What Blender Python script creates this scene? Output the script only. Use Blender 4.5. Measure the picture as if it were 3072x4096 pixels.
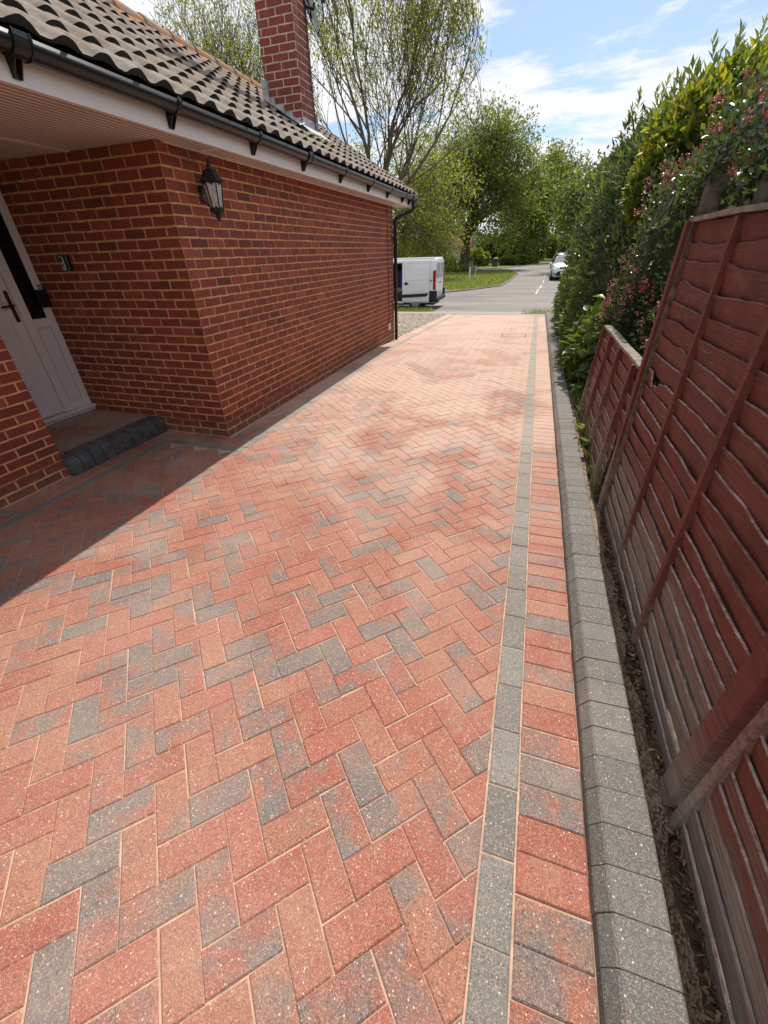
import bpy, math, random
import numpy as np
from mathutils import Matrix, Vector
for o in list(bpy.data.objects): bpy.data.objects.remove(o, do_unlink=True)
SC = bpy.context.scene
COL = SC.collection
random.seed(7)
RNG = np.random.default_rng(11)

# ---------------------------------------------------------------- camera
cam = bpy.data.cameras.new('camera'); camo = bpy.data.objects.new('camera', cam); COL.objects.link(camo)
cam.sensor_fit = 'HORIZONTAL'; cam.sensor_width = 36.0; cam.lens = 36.0 * 1604 / 3072
cam.clip_start = 0.02; cam.clip_end = 3000
_dv = lambda x, y: Vector((x - 1536, -(y - 2048), -1604)).normalized()
_up = -_dv(1620, 4530); _fw = _dv(2162, 990); _fw = (_fw - _up * _fw.dot(_up)).normalized(); _rt = _fw.cross(_up)
_R = Matrix((_rt, _fw, _up))
camo.matrix_world = Matrix.Translation((0, 0, 1.572)) @ _R.to_4x4()
SC.camera = camo

# ---------------------------------------------------------------- sky, sun, exposure
SUN = Vector((0.050, 0.66, 1.0)).normalized()
EL = math.asin(SUN.z); AZ = math.atan2(SUN.x, SUN.y)
W = bpy.data.worlds.new('World'); SC.world = W; W.use_nodes = True
nt = W.node_tree; nt.nodes.clear()
def wn(t, **k):
    n = nt.nodes.new(t)
    for a, b in k.items(): setattr(n, a, b)
    return n
wo = wn('ShaderNodeOutputWorld'); bg = wn('ShaderNodeBackground'); sky = wn('ShaderNodeTexSky')
sky.sky_type = 'NISHITA'; sky.sun_disc = False; sky.sun_elevation = EL; sky.sun_rotation = AZ
sky.air_density = 1.0; sky.dust_density = 1.2; sky.ozone_density = 1.6
tc = wn('ShaderNodeTexCoord'); sep = wn('ShaderNodeSeparateXYZ'); nt.links.new(tc.outputs['Generated'], sep.inputs[0])
zz = wn('ShaderNodeMath', operation='MAXIMUM'); nt.links.new(sep.outputs['Z'], zz.inputs[0]); zz.inputs[1].default_value = 0.0
za = wn('ShaderNodeMath', operation='ADD'); nt.links.new(zz.outputs[0], za.inputs[0]); za.inputs[1].default_value = 0.16
dx = wn('ShaderNodeMath', operation='DIVIDE'); dy = wn('ShaderNodeMath', operation='DIVIDE')
nt.links.new(sep.outputs['X'], dx.inputs[0]); nt.links.new(za.outputs[0], dx.inputs[1])
nt.links.new(sep.outputs['Y'], dy.inputs[0]); nt.links.new(za.outputs[0], dy.inputs[1])
cmb = wn('ShaderNodeCombineXYZ'); nt.links.new(dx.outputs[0], cmb.inputs[0]); nt.links.new(dy.outputs[0], cmb.inputs[1])
mp = wn('ShaderNodeMapping'); mp.inputs['Location'].default_value = (3.1, 0.4, 0); mp.inputs['Scale'].default_value = (0.8, 1.3, 1); mp.inputs['Rotation'].default_value = (0, 0, 0.5)
nt.links.new(cmb.outputs[0], mp.inputs[0])
n1 = wn('ShaderNodeTexNoise'); n1.inputs['Scale'].default_value = 1.25; n1.inputs['Detail'].default_value = 9; n1.inputs['Roughness'].default_value = 0.62; n1.inputs['Distortion'].default_value = 0.35
nt.links.new(mp.outputs[0], n1.inputs['Vector'])
n2 = wn('ShaderNodeTexNoise'); n2.inputs['Scale'].default_value = 6.5; n2.inputs['Detail'].default_value = 7; n2.inputs['Roughness'].default_value = 0.65
nt.links.new(mp.outputs[0], n2.inputs['Vector'])
mx = wn('ShaderNodeMath', operation='MULTIPLY_ADD'); nt.links.new(n2.outputs[0], mx.inputs[0]); mx.inputs[1].default_value = 0.35; nt.links.new(n1.outputs[0], mx.inputs[2])
hz = wn('ShaderNodeMapRange'); hz.inputs['From Min'].default_value = 0.0; hz.inputs['From Max'].default_value = 0.55; hz.inputs['To Min'].default_value = 0.05; hz.inputs['To Max'].default_value = 0.0
nt.links.new(zz.outputs[0], hz.inputs['Value'])
ad = wn('ShaderNodeMath', operation='ADD'); nt.links.new(mx.outputs[0], ad.inputs[0]); nt.links.new(hz.outputs[0], ad.inputs[1])
cr = wn('ShaderNodeMapRange', interpolation_type='SMOOTHSTEP'); cr.inputs['From Min'].default_value = 0.60; cr.inputs['From Max'].default_value = 0.73
nt.links.new(ad.outputs[0], cr.inputs['Value'])
tint = wn('ShaderNodeMixRGB', blend_type='MULTIPLY'); tint.inputs[0].default_value = 1; tint.inputs[2].default_value = (0.86, 0.92, 0.985, 1); nt.links.new(sky.outputs[0], tint.inputs[1])
mixc = wn('ShaderNodeMixRGB'); nt.links.new(cr.outputs[0], mixc.inputs[0]); nt.links.new(tint.outputs[0], mixc.inputs[1]); mixc.inputs[2].default_value = (6.7, 6.8, 7.0, 1)
nt.links.new(mixc.outputs[0], bg.inputs[0]); bg.inputs[1].default_value = 0.135; nt.links.new(bg.outputs[0], wo.inputs[0])
sl = bpy.data.lights.new('sun', 'SUN'); sl.energy = 4.6; sl.angle = math.radians(0.55); sl.color = (1.0, 0.95, 0.87)
so = bpy.data.objects.new('sun', sl); COL.objects.link(so); so.rotation_euler = SUN.to_track_quat('Z', 'Y').to_euler(); so.location = (3, 20, 30)
SC.view_settings.view_transform = 'Standard'; SC.view_settings.look = 'None'; SC.view_settings.gamma = 1; SC.view_settings.exposure = 0.12
SC.render.engine = 'CYCLES'

# ---------------------------------------------------------------- material helpers
class N:
    def __init__(s, name):
        s.m = bpy.data.materials.new(name); s.m.use_nodes = True; s.t = s.m.node_tree
        s.b = s.t.nodes['Principled BSDF']; s.out = s.t.nodes['Material Output']
        s.co = s.n('ShaderNodeTexCoord').outputs['Object']; s.b.inputs['Specular IOR Level'].default_value = 0.35
    def n(s, t, **k):
        x = s.t.nodes.new(t)
        for a, b in k.items(): setattr(x, a, b)
        return x
    def l(s, a, b): s.t.links.new(a, b)
    def set(s, sock, v):
        if isinstance(v, bpy.types.NodeSocket): s.l(v, sock)
        elif isinstance(v, (tuple, list)) and len(v) == 3 and sock.type == 'RGBA': sock.default_value = (*v, 1)
        else: sock.default_value = v
    def noise(s, sc, det=4, ro=0.6, dist=0, vec=None, scale=None):
        x = s.n('ShaderNodeTexNoise'); v = vec or s.co
        if scale: v = s.map(v, scale)
        s.l(v, x.inputs['Vector']); x.inputs['Scale'].default_value = sc; x.inputs['Detail'].default_value = det
        x.inputs['Roughness'].default_value = ro; x.inputs['Distortion'].default_value = dist
        return x.outputs['Fac']
    def map(s, v, scale=(1, 1, 1), loc=(0, 0, 0)):
        x = s.n('ShaderNodeMapping'); s.l(v, x.inputs[0]); x.inputs['Scale'].default_value = scale; s.set(x.inputs['Location'], loc); return x.outputs[0]
    def vor(s, sc, vec=None):
        x = s.n('ShaderNodeTexVoronoi'); s.l(vec or s.co, x.inputs['Vector']); x.inputs['Scale'].default_value = sc; return x
    def mix(s, f, a, b, bl='MIX'):
        x = s.n('ShaderNodeMixRGB', blend_type=bl); s.set(x.inputs[0], f); s.set(x.inputs[1], a); s.set(x.inputs[2], b); return x.outputs[0]
    def math(s, op, a, b=0.5, c=None):
        x = s.n('ShaderNodeMath', operation=op); s.set(x.inputs[0], a); s.set(x.inputs[1], b)
        if c is not None: s.set(x.inputs[2], c)
        return x.outputs[0]
    def rng(s, v, a, b, c=0, d=1, sm=True):
        x = s.n('ShaderNodeMapRange'); 
        if sm: x.interpolation_type = 'SMOOTHSTEP'
        for i, q in zip(('Value', 'From Min', 'From Max', 'To Min', 'To Max'), (v, a, b, c, d)): s.set(x.inputs[i], q)
        return x.outputs[0]
    def ramp(s, v, stops):
        x = s.n('ShaderNodeValToRGB'); s.l(v, x.inputs[0]); e = x.color_ramp.elements
        while len(e) < len(stops): e.new(0.5)
        for i, (p, c) in enumerate(stops): e[i].position = p; e[i].color = (*c, 1)
        return x.outputs[0]
    def attr(s, nm='pc'):
        a = s.n('ShaderNodeAttribute', attribute_name=nm); q = s.n('ShaderNodeSeparateColor'); s.l(a.outputs['Color'], q.inputs[0])
        return a.outputs['Color'], q.outputs[0], q.outputs[1], q.outputs[2], a.outputs['Alpha']
    def bump(s, h, st=0.3, d=0.01):
        x = s.n('ShaderNodeBump'); x.inputs['Strength'].default_value = st; x.inputs['Distance'].default_value = d; s.l(h, x.inputs['Height']); s.l(x.outputs[0], s.b.inputs['Normal'])
    def fin(s, col, rough=0.7, **k):
        s.set(s.b.inputs['Base Color'], col); s.set(s.b.inputs['Roughness'], rough)
        for a, b in k.items(): s.set(s.b.inputs[a.replace('_', ' ')], b)
        return s.m
    def xyz(s):
        q = s.n('ShaderNodeSeparateXYZ'); s.l(s.co, q.inputs[0]); return q.outputs

def simple(name, col, rough=0.6, var=0.25, sc=6.0, bump=0.15, bsc=60, **k):
    m = N(name); n = m.noise(sc, 5); c = m.mix(m.rng(n, 0.3, 0.7), tuple(x * (1 - var) for x in col), tuple(min(1, x * (1 + var)) for x in col))
    if bump: m.bump(m.noise(bsc, 4), bump, 0.004)
    return m.fin(c, rough, **k)

def mat_paver():
    m = N('paver'); a, r, g, b, al = m.attr()
    off = m.n('ShaderNodeVectorMath', operation='MULTIPLY_ADD'); m.l(a, off.inputs[0]); off.inputs[1].default_value = (37, 53, 29); m.l(m.co, off.inputs[2])
    v = off.outputs[0]
    red = m.ramp(r, [(0, (0.325, 0.096, 0.066)), (0.5, (0.365, 0.118, 0.080)), (0.75, (0.345, 0.128, 0.084)), (1, (0.365, 0.148, 0.094))])
    n = m.noise(7, 3, 0.55, 0.6, vec=v)
    tan = m.mix(m.rng(m.noise(9, 3, 0.5, vec=m.map(v, (1, 1, 1), (5, 5, 5))), 0.52, 0.76, 0, 0.5), red, (0.36, 0.180, 0.108))
    cm = m.rng(m.math('ADD', n, g), 0.76, 1.06)
    c = m.mix(m.math('MULTIPLY', cm, 0.9), tan, (0.165, 0.152, 0.142)); c = m.mix(m.rng(al, 0, 0.3, 0.85, 0), c, m.mix(r, (0.150, 0.143, 0.130), (0.235, 0.222, 0.200)))
    c = m.mix(m.math('MULTIPLY', m.rng(m.noise(45, 4, 0.7), 0.45, 0.75), 0.35), c, (0.12, 0.07, 0.05))
    V = m.vor(340); cs = m.n('ShaderNodeSeparateColor'); m.l(V.outputs['Color'], cs.inputs[0])
    c = m.mix(m.rng(cs.outputs[0], 0.74, 0.80, 0, 0.30), c, (0.64, 0.48, 0.33))
    c = m.mix(m.rng(cs.outputs[1], 0.84, 0.87, 0, 0.5), c, (0.05, 0.045, 0.05))
    V2 = m.vor(125); cs2 = m.n('ShaderNodeSeparateColor'); m.l(V2.outputs['Color'], cs2.inputs[0])
    dot = m.math('MULTIPLY', m.rng(V2.outputs['Distance'], 0.20, 0.34, 1, 0), m.rng(cs2.outputs[0], 0.80, 0.82))
    c = m.mix(m.math('MULTIPLY', dot, 0.9), c, m.ramp(cs2.outputs[1], [(0, (0.75, 0.68, 0.58)), (0.5, (0.62, 0.42, 0.2)), (0.85, (0.07, 0.06, 0.07))]))
    # jointing sand left brushed over the surface, thicker up the drive
    y = m.xyz()[1]
    sand = m.math('MULTIPLY', m.rng(m.math('ADD', m.noise(1.1, 5, 0.65, 0.8), m.rng(y, 0.8, 6, 0.02, 0.20)), 0.42, 0.78), m.rng(y, 0.4, 5, 0.22, 0.84))
    sand = m.math('MAXIMUM', sand, m.rng(y, 2.5, 9, 0.0, 0.60)); sand = m.math('MULTIPLY', sand, m.rng(al, 0, 1, 0.55, 1)); c = m.mix(sand, c, m.mix(al, (0.50, 0.43, 0.35), (0.58, 0.405, 0.315)))
    m.bump(m.math('ADD', V.outputs['Distance'], m.noise(150, 3)), 0.35, 0.0025)
    return m.fin(c, 0.78, Specular_IOR_Level=0.3)
def mat_brick(name='house_brick', dust=0.0):
    m = N(name); a, r, g, b, al = m.attr()
    c = m.ramp(r, [(0, (0.125, 0.026, 0.016)), (0.08, (0.21, 0.037, 0.022)), (0.7, (0.265, 0.044, 0.026)), (1, (0.34, 0.072, 0.038))])
    off = m.n('ShaderNodeVectorMath', operation='MULTIPLY_ADD'); m.l(a, off.inputs[0]); off.inputs[1].default_value = (31, 47, 13); m.l(m.co, off.inputs[2])
    n = m.noise(9, 4, 0.6, 0.3, vec=off.outputs[0])
    c = m.mix(m.rng(n, 0.46, 0.72, 0, 0.6), c, (0.095, 0.032, 0.026))
    st = m.noise(40, 4, 0.7, vec=m.map(m.co, (1, 1, 0.35)))
    c = m.mix(m.rng(st, 0.58, 0.75, 0, 0.4), c, (0.27, 0.105, 0.062))
    x = m.xyz(); wh = m.math('MULTIPLY', m.rng(m.noise(26, 5, 0.75, vec=m.map(m.co, (1, 1, 0.12))), 0.66, 0.74), m.rng(m.noise(3, 3), 0.5, 0.7, 0, 0.55))
    c = m.mix(wh, c, (0.5, 0.42, 0.36))
    c = m.mix(m.math('MULTIPLY', m.rng(m.math('ADD', x[2], m.math('MULTIPLY', m.noise(12, 5, 0.7), 0.3)), 0.16, 0.34, 0.75, 0), 0.6 + dust), c, (0.25, 0.16, 0.12))
    sp = m.noise(75, 5, 0.8, 0.6); c = m.mix(m.rng(sp, 0.56, 0.70, 0, 0.45), c, (0.38, 0.115, 0.065)); c = m.mix(m.rng(sp, 0.30, 0.42, 0.55, 0), c, (0.055, 0.020, 0.018))
    band = m.noise(1.0, 2, 0.5, vec=m.map(off.outputs[0], (22, 22, 1.5))); c = m.mix(m.rng(band, 0.56, 0.68, 0, 0.35), c, (0.105, 0.042, 0.033))
    m.bump(m.math('ADD', m.noise(90, 5, 0.7), m.noise(320, 3)), 0.8, 0.004)
    return m.fin(c, 0.66, Specular_IOR_Level=0.45)
def mat_mortar(name, col):
    m = N(name); c = m.mix(m.rng(m.noise(14, 5, 0.7), 0.3, 0.7), tuple(k * 0.72 for k in col), tuple(k * 1.18 for k in col)); m.bump(m.noise(160, 4), 0.6, 0.003)
    return m.fin(c, 0.9)
def mat_kerb():
    m = N('kerb_concrete'); a, r, g, b, al = m.attr()
    c = m.ramp(r, [(0, (0.138, 0.131, 0.119)), (1, (0.185, 0.175, 0.158))])
    V = m.vor(430); cs = m.n('ShaderNodeSeparateColor'); m.l(V.outputs['Color'], cs.inputs[0])
    c = m.mix(m.rng(cs.outputs[0], 0.70, 0.78, 0, 0.5), c, (0.42, 0.385, 0.33)); c = m.mix(m.rng(cs.outputs[1], 0.74, 0.80, 0, 0.5), c, (0.07, 0.068, 0.065))
    V2 = m.vor(110); cs2 = m.n('ShaderNodeSeparateColor'); m.l(V2.outputs['Color'], cs2.inputs[0])
    dot = m.math('MULTIPLY', m.rng(V2.outputs['Distance'], 0.18, 0.32, 1, 0), m.rng(cs2.outputs[0], 0.8, 0.82))
    c = m.mix(dot, c, m.ramp(cs2.outputs[1], [(0, (0.8, 0.74, 0.64)), (0.5, (0.62, 0.42, 0.22)), (0.8, (0.5, 0.2, 0.1))]))
    c = m.mix(m.rng(m.noise(3, 5, 0.7), 0.5, 0.8, 0, 0.4), c, (0.36, 0.29, 0.21))
    m.bump(m.math('ADD', V.outputs['Distance'], m.noise(120, 3)), 0.45, 0.003)
    return m.fin(c, 0.85)
def mat_leaf(name, cols, rough=0.42, tr=0.35, spec=0.5):
    m = N(name); a, r, g, b, al = m.attr()
    c = m.ramp(r, [(i / (len(cols) - 1), x) for i, x in enumerate(cols)])
    c = m.mix(m.rng(g, 0, 1, 0, 0.5, False), c, tuple(k * 0.45 for k in cols[0]))  # leaves deeper in a shrub are darker, inner shade put into the colour
    m.fin(c, rough, Specular_IOR_Level=spec)
    t = m.n('ShaderNodeBsdfTranslucent'); m.set(t.inputs[0], m.mix(1.0, c, (1.75, 1.65, 0.9), 'MULTIPLY'))
    ms = m.n('ShaderNodeMixShader'); ms.inputs[0].default_value = tr; m.l(m.b.outputs[0], ms.inputs[1]); m.l(t.outputs[0], ms.inputs[2]); m.l(ms.outputs[0], m.out.inputs[0])
    return m.m
def mat_fence():
    m = N('stained_wood'); a, r, g, b, al = m.attr(); x = m.xyz()
    gr = m.noise(16, 6, 0.7, 0.5, scale=(1, 0.35, 6))
    gf = m.noise(55, 5, 0.75, 0.4, scale=(1, 0.12, 5))
    red = m.mix(m.rng(m.noise(5, 4), 0.3, 0.7), (0.150, 0.036, 0.025), (0.235, 0.063, 0.045))
    red = m.mix(m.rng(gf, 0.45, 0.62, 0, 0.75), red, (0.060, 0.015, 0.010)); red = m.mix(m.math('MULTIPLY', r, 0.35), red, (0.24, 0.075, 0.050)); red = m.mix(m.rng(m.noise(3.2, 6, 0.75, 0.8, scale=(1, .6, 2)), 0.56, 0.70, 0, 0.45), red, (0.27, 0.15, 0.115)); red = m.mix(m.rng(m.noise(150, 3, 0.8, scale=(1, .12, 1)), 0.68, 0.74, 0, 0.6), red, (0.36, 0.25, 0.2))
    grey = m.mix(m.rng(gf, 0.35, 0.7), (0.17, 0.130, 0.108), (0.46, 0.385, 0.33))
    w = m.rng(m.math('ADD', x[2], m.math('MULTIPLY', m.math('ADD', gr, m.math('MULTIPLY', r, 0.5)), 0.75)), 0.62, 1.10, 1, 0)
    w = m.math('MAXIMUM', m.math('MULTIPLY', w, m.rng(gf, 0.28, 0.55, 0.45, 1)), m.rng(m.math('MULTIPLY', gr, m.noise(2.2, 4)), 0.33, 0.42, 0, 0.55))
    c = m.mix(w, red, grey)
    c = m.mix(m.math('MULTIPLY', m.math('MULTIPLY', g, m.rng(x[2], 0.9, 1.45, 1, 0.25)), m.rng(m.noise(30, 4, 0.8), 0.38, 0.6, 0.3, 1)), c, (0.66, 0.57, 0.50))
    m.bump(m.math('ADD', gf, m.noise(120, 3)), 0.8, 0.005)
    return m.fin(c, 0.72, Specular_IOR_Level=0.3)
def mat_tile():
    m = N('roof_tile'); a, r, g, b, al = m.attr()
    n = m.noise(7, 6, 0.7); c = m.mix(m.rng(n, 0.3, 0.7), (0.155, 0.130, 0.106), (0.30, 0.262, 0.222)); c = m.mix(m.rng(r, 0, 1, 0, 0.35), c, (0.13, 0.085, 0.065))
    c = m.mix(m.rng(m.noise(28, 6, 0.75), 0.6, 0.72, 0, 0.6), c, (0.38, 0.34, 0.27))
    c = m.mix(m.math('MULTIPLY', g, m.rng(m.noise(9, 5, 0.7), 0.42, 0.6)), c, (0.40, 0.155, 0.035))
    c = m.mix(b, c, (0.012, 0.011, 0.010))  # blue channel darkens towards black, painted shade on roll ends and undersides
    m.bump(m.noise(70, 5, 0.75), 0.6, 0.006)
    return m.fin(c, 0.9)
def mat_road(name='asphalt', c0=(0.135, 0.118, 0.108), c1=(0.235, 0.208, 0.19)):
    m = N(name); c = m.mix(m.rng(m.noise(0.45, 6, 0.65, 0.5, scale=(0.35, 1, 1)), 0.3, 0.7), c0, c1); c = m.mix(m.rng(m.noise(30, 3, 0.8), 0.45, 0.7, 0, 0.5), c, tuple(k * 1.7 for k in c1)); m.bump(m.noise(60, 3), 0.4, 0.01)
    return m.fin(c, 0.85)
def mat_grass():
    m = N('grass_ground'); c = m.ramp(m.noise(0.6, 8, 0.7, 0.3), [(0.3, (0.075, 0.115, 0.016)), (0.5, (0.14, 0.185, 0.030)), (0.7, (0.24, 0.25, 0.065))]); c = m.mix(m.rng(m.noise(14, 5, 0.8), 0.4, 0.7, 0, 0.6), c, (0.03, 0.055, 0.008)); m.bump(m.noise(20, 5), 0.8, 0.04)
    return m.fin(c, 0.9)
def mat_bark():
    m = N('bark'); c = m.mix(m.rng(m.noise(6, 6, 0.7, scale=(1, 1, 0.3)), 0.35, 0.7), (0.065, 0.048, 0.033), (0.19, 0.145, 0.10)); m.bump(m.noise(18, 5, scale=(1, 1, 0.25)), 0.7, 0.03)
    return m.fin(c, 0.9)
M = {}
M['paver'] = mat_paver(); M['brick'] = mat_brick(); M['mortar'] = mat_mortar('house_mortar', (0.62, 0.34, 0.155)); M['chim_mortar'] = mat_mortar('chimney_mortar', (0.56, 0.44, 0.32))
M['sand'] = mat_mortar('joint_sand', (0.52, 0.345, 0.245)); M['kerb'] = mat_kerb(); M['fence'] = mat_fence(); M['tile'] = mat_tile()
M['road'] = mat_road(); M['path'] = mat_road('pavement_asphalt', (0.20, 0.17, 0.15), (0.31, 0.265, 0.235)); M['grass'] = mat_grass(); M['bark'] = mat_bark()
M['upvc'] = simple('white_upvc', (0.74, 0.70, 0.70), 0.35, 0.04, 2, 0.03, 30)
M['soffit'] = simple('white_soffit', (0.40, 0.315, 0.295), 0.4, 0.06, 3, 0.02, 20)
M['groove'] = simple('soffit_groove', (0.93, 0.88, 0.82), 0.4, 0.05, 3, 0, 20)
M['black'] = simple('black_plastic', (0.013, 0.013, 0.013), 0.33, 0.3, 5, 0.05, 30)
M['iron'] = simple('black_iron', (0.013, 0.012, 0.012), 0.45, 0.4, 30, 0.4, 90)
M['bullnose'] = simple('blue_black_bullnose', (0.085, 0.085, 0.090), 0.42, 0.35, 9, 0.25, 60)
M['lead'] = simple('lead_sheet', (0.36, 0.365, 0.37), 0.5, 0.35, 9, 0.3, 20)
M['soil'] = simple('soil', (0.13, 0.085, 0.055), 0.95, 0.6, 12, 1.0, 40)
def mat_haunch():
    m = N('rough_concrete'); c = m.mix(m.rng(m.noise(5, 6, 0.75), 0.3, 0.7), (0.36, 0.245, 0.165), (0.56, 0.41, 0.29)); V = m.vor(120); cs = m.n('ShaderNodeSeparateColor'); m.l(V.outputs['Color'], cs.inputs[0])
    c = m.mix(m.rng(cs.outputs[0], 0.7, 0.8, 0, 0.6), c, (0.5, 0.4, 0.29)); c = m.mix(m.rng(cs.outputs[1], 0.6, 0.8, 0, 0.75), c, (0.07, 0.048, 0.034)); m.bump(m.math('ADD', V.outputs['Distance'], m.noise(50, 5, 0.8)), 1.0, 0.012)
    return m.fin(c, 0.95)
M['haunch'] = mat_haunch()
M['gravelbase'] = simple('gravel_bed', (0.38, 0.32, 0.26), 0.95, 0.4, 30, 1.0, 60)
M['stone'] = None
m = N('gravel_stone'); a = m.attr(); M['stone'] = m.fin(m.ramp(a[1], [(0, (0.30, 0.24, 0.19)), (0.4, (0.55, 0.48, 0.40)), (0.8, (0.74, 0.68, 0.60)), (1, (0.45, 0.3, 0.2))]), 0.85)
m = N('dry_leaf'); a = m.attr(); M['litter'] = m.fin(m.ramp(a[1], [(0, (0.045, 0.027, 0.018)), (0.5, (0.13, 0.075, 0.045)), (0.85, (0.28, 0.18, 0.115)), (1, (0.42, 0.28, 0.13))]), 0.8)
M['silver'] = simple('galvanised', (0.5, 0.5, 0.5), 0.4, 0.2, 20, 0.1, 50, Metallic=0.6)
M['glass_dark'] = simple('dark_glass', (0.006, 0.006, 0.007), 0.06, 0.1, 3, 0)
M['whitepaint'] = simple('road_paint', (0.46, 0.44, 0.40), 0.7, 0.2, 9, 0.2, 40)
M['vanwhite'] = simple('van_white_paint', (0.72, 0.73, 0.75), 0.22, 0.03, 1.5, 0)
M['blackmat'] = simple('black_trim', (0.016, 0.016, 0.018), 0.6, 0.2, 8, 0)
M['tyre'] = simple('tyre_rubber', (0.02, 0.02, 0.02), 0.85, 0.3, 15, 0.1)
M['redlamp'] = simple('red_lamp', (0.28, 0.012, 0.012), 0.15, 0.1, 5, 0)
M['clearlamp'] = simple('clear_lamp', (0.6, 0.6, 0.6), 0.12, 0.1, 9, 0)
M['carsilver'] = simple('silver_white_paint', (0.70, 0.72, 0.74), 0.2, 0.03, 2, 0, 20, Metallic=0.15)
M['cardark'] = simple('dark_car_paint', (0.03, 0.022, 0.026), 0.2, 0.1, 2, 0)
M['oldwood'] = simple('weathered_timber', (0.24, 0.20, 0.165), 0.85, 0.35, 14, 0.6, 60)
M['greenwood'] = simple('bench_timber', (0.045, 0.05, 0.035), 0.7, 0.4, 14, 0.3, 60)
M['binstone'] = simple('bin_grey', (0.085, 0.085, 0.085), 0.7, 0.3, 10, 0.3, 40)
M['binlid'] = simple('bin_lid', (0.22, 0.22, 0.21), 0.7, 0.2, 8, 0)
M['red'] = simple('red_paint', (0.62, 0.03, 0.012), 0.4, 0.1, 5, 0)
M['navy'] = simple('blue_canvas', (0.012, 0.016, 0.09), 0.8, 0.3, 8, 0.2)
M['blue'] = simple('blue_print', (0.02, 0.06, 0.28), 0.4, 0.1, 5, 0)
M['render_wall'] = simple('far_wall_render', (0.42, 0.36, 0.31), 0.9, 0.2, 3, 0.1)
M['farroof'] = simple('far_roof_tile', (0.20, 0.085, 0.055), 0.9, 0.3, 4, 0.3, 20)
M['wall_dark'] = simple('dark_garden_wall', (0.05, 0.042, 0.042), 0.9, 0.3, 4, 0.3, 20)
M['yellowpaint'] = simple('aged_cream_paint', (0.42, 0.33, 0.2), 0.7, 0.2, 9, 0.1)
m = N('lantern_glass'); m.fin(m.mix(m.rng(m.noise(30, 4), 0.4, 0.7), (0.62, 0.62, 0.60), (0.40, 0.37, 0.32)), 0.35, Transmission_Weight=0.35); M['lglass'] = m.m
M['pink'] = simple('pink_blossom', (0.62, 0.19, 0.21), 0.6, 0.35, 30, 0)
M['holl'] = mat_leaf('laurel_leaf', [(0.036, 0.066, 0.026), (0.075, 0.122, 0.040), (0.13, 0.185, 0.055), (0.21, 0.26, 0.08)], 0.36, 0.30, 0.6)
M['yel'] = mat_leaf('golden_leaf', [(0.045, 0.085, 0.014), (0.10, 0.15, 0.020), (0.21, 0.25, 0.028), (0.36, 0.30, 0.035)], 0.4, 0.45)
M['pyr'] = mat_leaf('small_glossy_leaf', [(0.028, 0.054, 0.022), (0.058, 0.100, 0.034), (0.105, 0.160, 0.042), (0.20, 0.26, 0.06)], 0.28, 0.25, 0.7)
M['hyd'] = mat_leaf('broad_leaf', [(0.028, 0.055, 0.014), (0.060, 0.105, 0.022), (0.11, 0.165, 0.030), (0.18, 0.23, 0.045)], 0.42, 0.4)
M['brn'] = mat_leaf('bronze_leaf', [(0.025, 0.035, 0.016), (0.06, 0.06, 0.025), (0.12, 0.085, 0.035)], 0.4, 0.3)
M['tleafA'] = mat_leaf('spring_leaf', [(0.11, 0.14, 0.02), (0.20, 0.235, 0.035), (0.31, 0.33, 0.07)], 0.5, 0.45)
M['tleafB'] = mat_leaf('ash_leaf', [(0.07, 0.10, 0.018), (0.14, 0.185, 0.030), (0.24, 0.28, 0.06)], 0.5, 0.42)
M['tleafC'] = mat_leaf('tree_leaf', [(0.045, 0.075, 0.014), (0.095, 0.15, 0.025), (0.18, 0.24, 0.045)], 0.5, 0.4)
M['blade'] = mat_leaf('grass_blade', [(0.08, 0.125, 0.018), (0.17, 0.22, 0.035), (0.34, 0.32, 0.11)], 0.6, 0.4)
M['core'] = simple('dark_core', (0.028, 0.036, 0.014), 0.95, 0.4, 6, 0.5, 20)

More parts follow.
